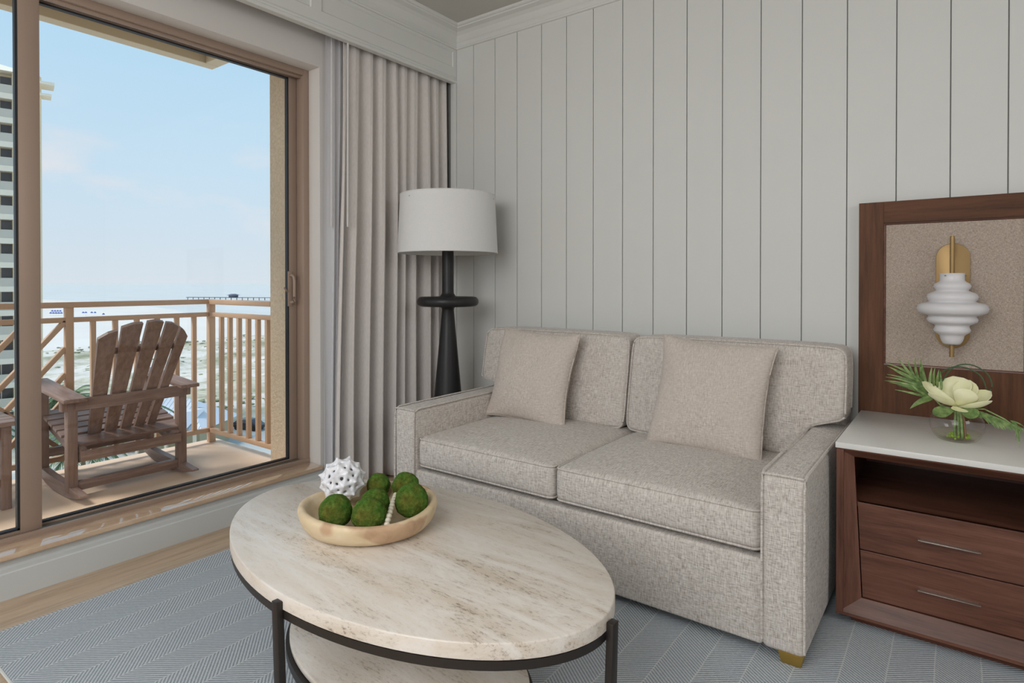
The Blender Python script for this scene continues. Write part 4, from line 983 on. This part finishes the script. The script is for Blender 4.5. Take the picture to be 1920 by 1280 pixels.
# tower
tw = thing('apartment_tower', 'tall beige beachfront tower with balconies at the left edge', 'building', (-93.8, 26.2, GZ), radians(75.5))
def tb(name, *a, m='tower', **k): return obj(name, bx(*a, **k), m, tw, local=True, smooth=False)
tb('wall', -16, -0.3, 1.6, 15, 0, 46.6)
tb('wall', -1.6, 0, 0, 15, 0, 46.3)
S = []
for k in range(15):
    z = 19 + 0.8 + 2.975 * (k - 6)
    tb('slab', -16.2, -1.4, -0.05, 1.7, z - 0.62, z + 0.05, m='tower_slab')
    for i, x in enumerate((-4.1, -6.8, -9.5, -12.2)):
        wv = tb('window', x - 1.1, x + 1.1, 1.52, 1.66, z + 0.1, z + 2.4, m='tower_glass')
        obj('mullion', bx(x - 0.06, x + 0.06, 1.46, 1.53, z + 0.1, z + 2.4), 'tower_slab', wv, local=True, smooth=False)
        tb('glass_railing', x - 1.3, x + 1.3, 0.0, 0.05, z + 0.05, z + 1.1, m='tower_rail')
    for x in (-2.7, -5.45, -8.15, -10.85, -13.5): tb('pier', x - 0.18, x + 0.18, 0.02, 1.62, z + 0.05, z + 2.68)
tb('cornice', -2.2, 1.0, -0.7, 1.5, 43.9, 44.2, m='tower_slab'); tb('cornice', -2.4, 1.3, -0.9, 2.0, 45.3, 45.65, m='tower_slab')
bm = new(); hexa(bm, [(-16.4, -0.4, 46.3), (-0.1, -0.4, 46.3), (-0.1, 15.0, 46.3), (-16.4, 15.4, 46.3), (-11, 5, 48.6), (-5, 5, 48.6), (-5, 10, 48.6), (-11, 10, 48.6)]); obj('roof', bm, 'tower_slab', tw, local=True, smooth=False)

# beach pavilion with metal roof
pv = thing('pavilion', 'small pavilion with a blue-white standing seam metal roof below the balcony', 'building', (-74.5, 33.8, GZ), radians(33))
def pvb(name, *a, m='pav_wall'): return obj(name, bx(*a), m, pv, local=True, smooth=False)
pvb('wall', -9, 2.4, 0.6, 7.2, 0, 3)
for x in (-8.6, -5.0, -1.4, 2.1): obj('post', bx(x - 0.15, x + 0.15, -0.1, 0.2, 0, 3), 'tower_slab', pv, local=True, smooth=False)
def roofpts(x0, x1, y0, y1, z0, rx0, rx1, ry, z1):
    bm = new(); v = [bm.verts.new(p) for p in ((x0, y0, z0), (x1, y0, z0), (x1, y1, z0), (x0, y1, z0), (rx0, ry, z1), (rx1, ry, z1))]
    for f_ in ((0, 1, 5, 4), (1, 2, 5), (2, 3, 4, 5), (3, 0, 4), (3, 2, 1, 0)): bm.faces.new([v[i] for i in f_])
    return bm
rf = obj('roof', roofpts(-10, 3.4, -0.6, 8.2, 3.0, -5.8, -0.8, 3.8, 5.9), 'roof_metal', pv, local=True, smooth=False)
bm = new()
for k in range(24):
    x = -9.6 + 0.54 * k
    t = min(1, (x + 10) / 4.2, (3.4 - x) / 4.2); tube(bm, [(x, -0.6, 3.03), (x, -0.6 + 4.4 * t, 3.03 + 2.9 * t)], 0.04, 4)
obj('seam', bm, 'roof_metal', rf, local=True)
bm = new(); v = [bm.verts.new(p) for p in ((-2.2, -1.8, 3.05), (1.8, -1.8, 3.05), (1.8, 3, 4.9), (-2.2, 3, 4.9), (-0.2, -1.8, 4.9), (-0.2, 3.6, 4.9))]
for f_ in ((0, 4, 5, 3), (4, 1, 2, 5), (0, 1, 4), (3, 5, 2), (0, 3, 2, 1)): bm.faces.new([v[i] for i in f_])
obj('gable', bm, 'roof_metal', pv, local=True, smooth=False)
tag(struct('parking', bx(-82, -50, 10, 60, GZ - 0.05, GZ + 0.03), 'asphalt', smooth=False), 'pale parking area beside the pavilion', 'parking')
car = thing('car', 'dark car parked beyond the pavilion seen through the balusters', 'car', (-79.3, 45.6, GZ + 0.03), radians(20))
bm = prism(new(), [(-2.2, .35), (2.2, .35), (2.25, .75), (1.5, .95), (.9, 1.42), (-1.2, 1.45), (-1.9, 1.0), (-2.25, .9)], 'y', -.9, .9, 0.08); obj('body', bm, 'car', car, local=True)
bm = prism(new(), [(-1.75, 1.0), (1.3, 1.0), (.85, 1.36), (-1.15, 1.38)], 'y', -.92, .92, 0.02); obj('window', bm, 'tower_glass', car, local=True)
for x in (-1.4, 1.4):
    for y in (-.85, .85):
        bm = new(); lathe(bm, [(0.33, -.12), (0.33, .12)], 18); bm.transform(Matrix.Translation((x, y, 0.331)) @ Matrix.Rotation(pi / 2, 4, 'X')); obj('wheel', bm, 'tyre', car, local=True)
# palms
def palm(loc, h, L, seed, label):
    r_ = random.Random(seed); t = thing('palm_tree', label, 'tree', loc, 0, 'palms below the balcony')
    obj('trunk', tube(new(), [(0, 0, -0.2), (0.2, 0, h * .5), (0.1, 0.1, h)], 0.22, 8, taper=lambda q_: 1.1 - .4 * q_), 'trunk', t, local=True)
    bm = new()
    for k in range(44):
        a = r_.uniform(0, 6.28); el = r_.uniform(-.5, 1.1); prev = []
        for i in range(9):
            s_ = i / 8 * L; x = s_ * cos(el) ; z = h + s_ * sin(el) - 0.32 * s_ * s_ / L * 1.6
            prev.append(Vector((x * cos(a), x * sin(a), z)))
        sd_ = Vector((-sin(a), cos(a), 0))
        for i in range(8):
            p, q_ = prev[i], prev[i + 1]
            for sg in (-1, 1):
                for hh_ in (0, .34, .67):
                    o_ = p + (q_ - p) * hh_; tip = o_ + sd_ * sg * (1.15 * (1 - i / 9)) + (q_ - p) * 1.4 - Vector((0, 0, .25))
                    bm.faces.new([bm.verts.new(v) for v in (o_, o_ + (q_ - p) * .42, tip)])
            bm.faces.new([bm.verts.new(v) for v in (p - Vector((0, 0, .04)), q_ - Vector((0, 0, .04)), q_ + Vector((0, 0, .04)), p + Vector((0, 0, .04)))])
    o = obj('frond', bm, 'palm', t, local=True, normals=False); o['kind'] = 'stuff'
palm((-74.5, 23.0, GZ), 8.2, 3.6, 1, 'palm crown behind the brace left of the rocking chair')
palm((-64.0, 25.6, GZ), 8.6, 3.4, 2, 'palm crown showing between the chair arm and its backrest')
palm((-69.0, 14.6, GZ), 8.2, 3.4, 3, 'palm crown behind the side table at the left edge')
palm((-60.5, 19.6, GZ), 7.0, 3.2, 4, 'lower palm crown under the left chair arm')
# umbrellas on the beach
r3 = random.Random(6); uset = [(-457.7, 131.9), (-456.4, 132.9), (-455.0, 133.9), (-453.7, 134.9), (-452.4, 135.9), (-491.0, 142.4), (-489.6, 143.5), (-488.2, 144.6), (-486.7, 145.6), (-449.2, 146.6), (-447.8, 147.6), (-444.8, 149.8), (-443.2, 151.1), (-416.7, 146.5)]
um = None; ORD = 'first second third fourth fifth sixth seventh eighth ninth'.split()
for i, p in enumerate(uset):
    if um is None:
        um = thing('beach_umbrella', 'blue beach umbrella among those far off on the sand', 'umbrella', (*p, GZ), 0, 'blue umbrellas on the beach')
        kids = [obj('canopy', lathe(new(), [(0.85, 1.5), (0.6, 2.0), (0.08, 2.4)], 8), 'blue', um, local=True), obj('pole', tube(new(), [(0, 0, 0), (0, 0, 2.5)], 0.05, 5), 'tower_slab', um, local=True)]
        o = um
    else:
        o = um.copy(); col.objects.link(o)
        for k in kids: c_ = k.copy(); col.objects.link(c_); c_.parent = o
    o.location = (p[0], p[1], GZ)
    o['label'] = ('blue beach umbrella, %s from the left in the nearer row left of the post' % ORD[i] if i < 5 else
                  'blue beach umbrella, %s from the left in the farther row left of the post' % ORD[i - 5] if i < 9 else
                  'blue beach umbrella, %s from the left of those just right of the post' % ORD[i - 9])
# fishing pier
pr_ = thing('fishing_pier', 'long dark pier with a small roofed hut on the horizon at right', 'pier', (-710, 400, GZ - 0.5))
p0, p1 = Vector((-790, 372, -16.2)), Vector((-640, 440, -16.2))
obj('deck', bar(new(), p0, p1, 6, 0.7), 'pier', pr_, smooth=False)
bm = new()
for i in range(22):
    p = p0.lerp(p1, i / 21); box(bm, p.x - .3, p.x + .3, p.y - .3, p.y + .3, GZ - 0.5, -16.4)
obj('piles', bm, 'pier', pr_, smooth=False)['kind'] = 'stuff'
hp = p0.lerp(p1, 0.40); bm = new(); box(bm, hp.x - 4, hp.x + 4, hp.y - 4, hp.y + 4, -15.8, -13.4); obj('hut', bm, 'pier', pr_, smooth=False)
bm = new(); hexa(bm, [(hp.x - 6, hp.y - 6, -13.4), (hp.x + 6, hp.y - 6, -13.4), (hp.x + 6, hp.y + 6, -13.4), (hp.x - 6, hp.y + 6, -13.4), (hp.x - 2, hp.y - 2, -11.6), (hp.x + 2, hp.y - 2, -11.6), (hp.x + 2, hp.y + 2, -11.6), (hp.x - 2, hp.y + 2, -11.6)]); obj('hut_roof', bm, 'pier', pr_, smooth=False)
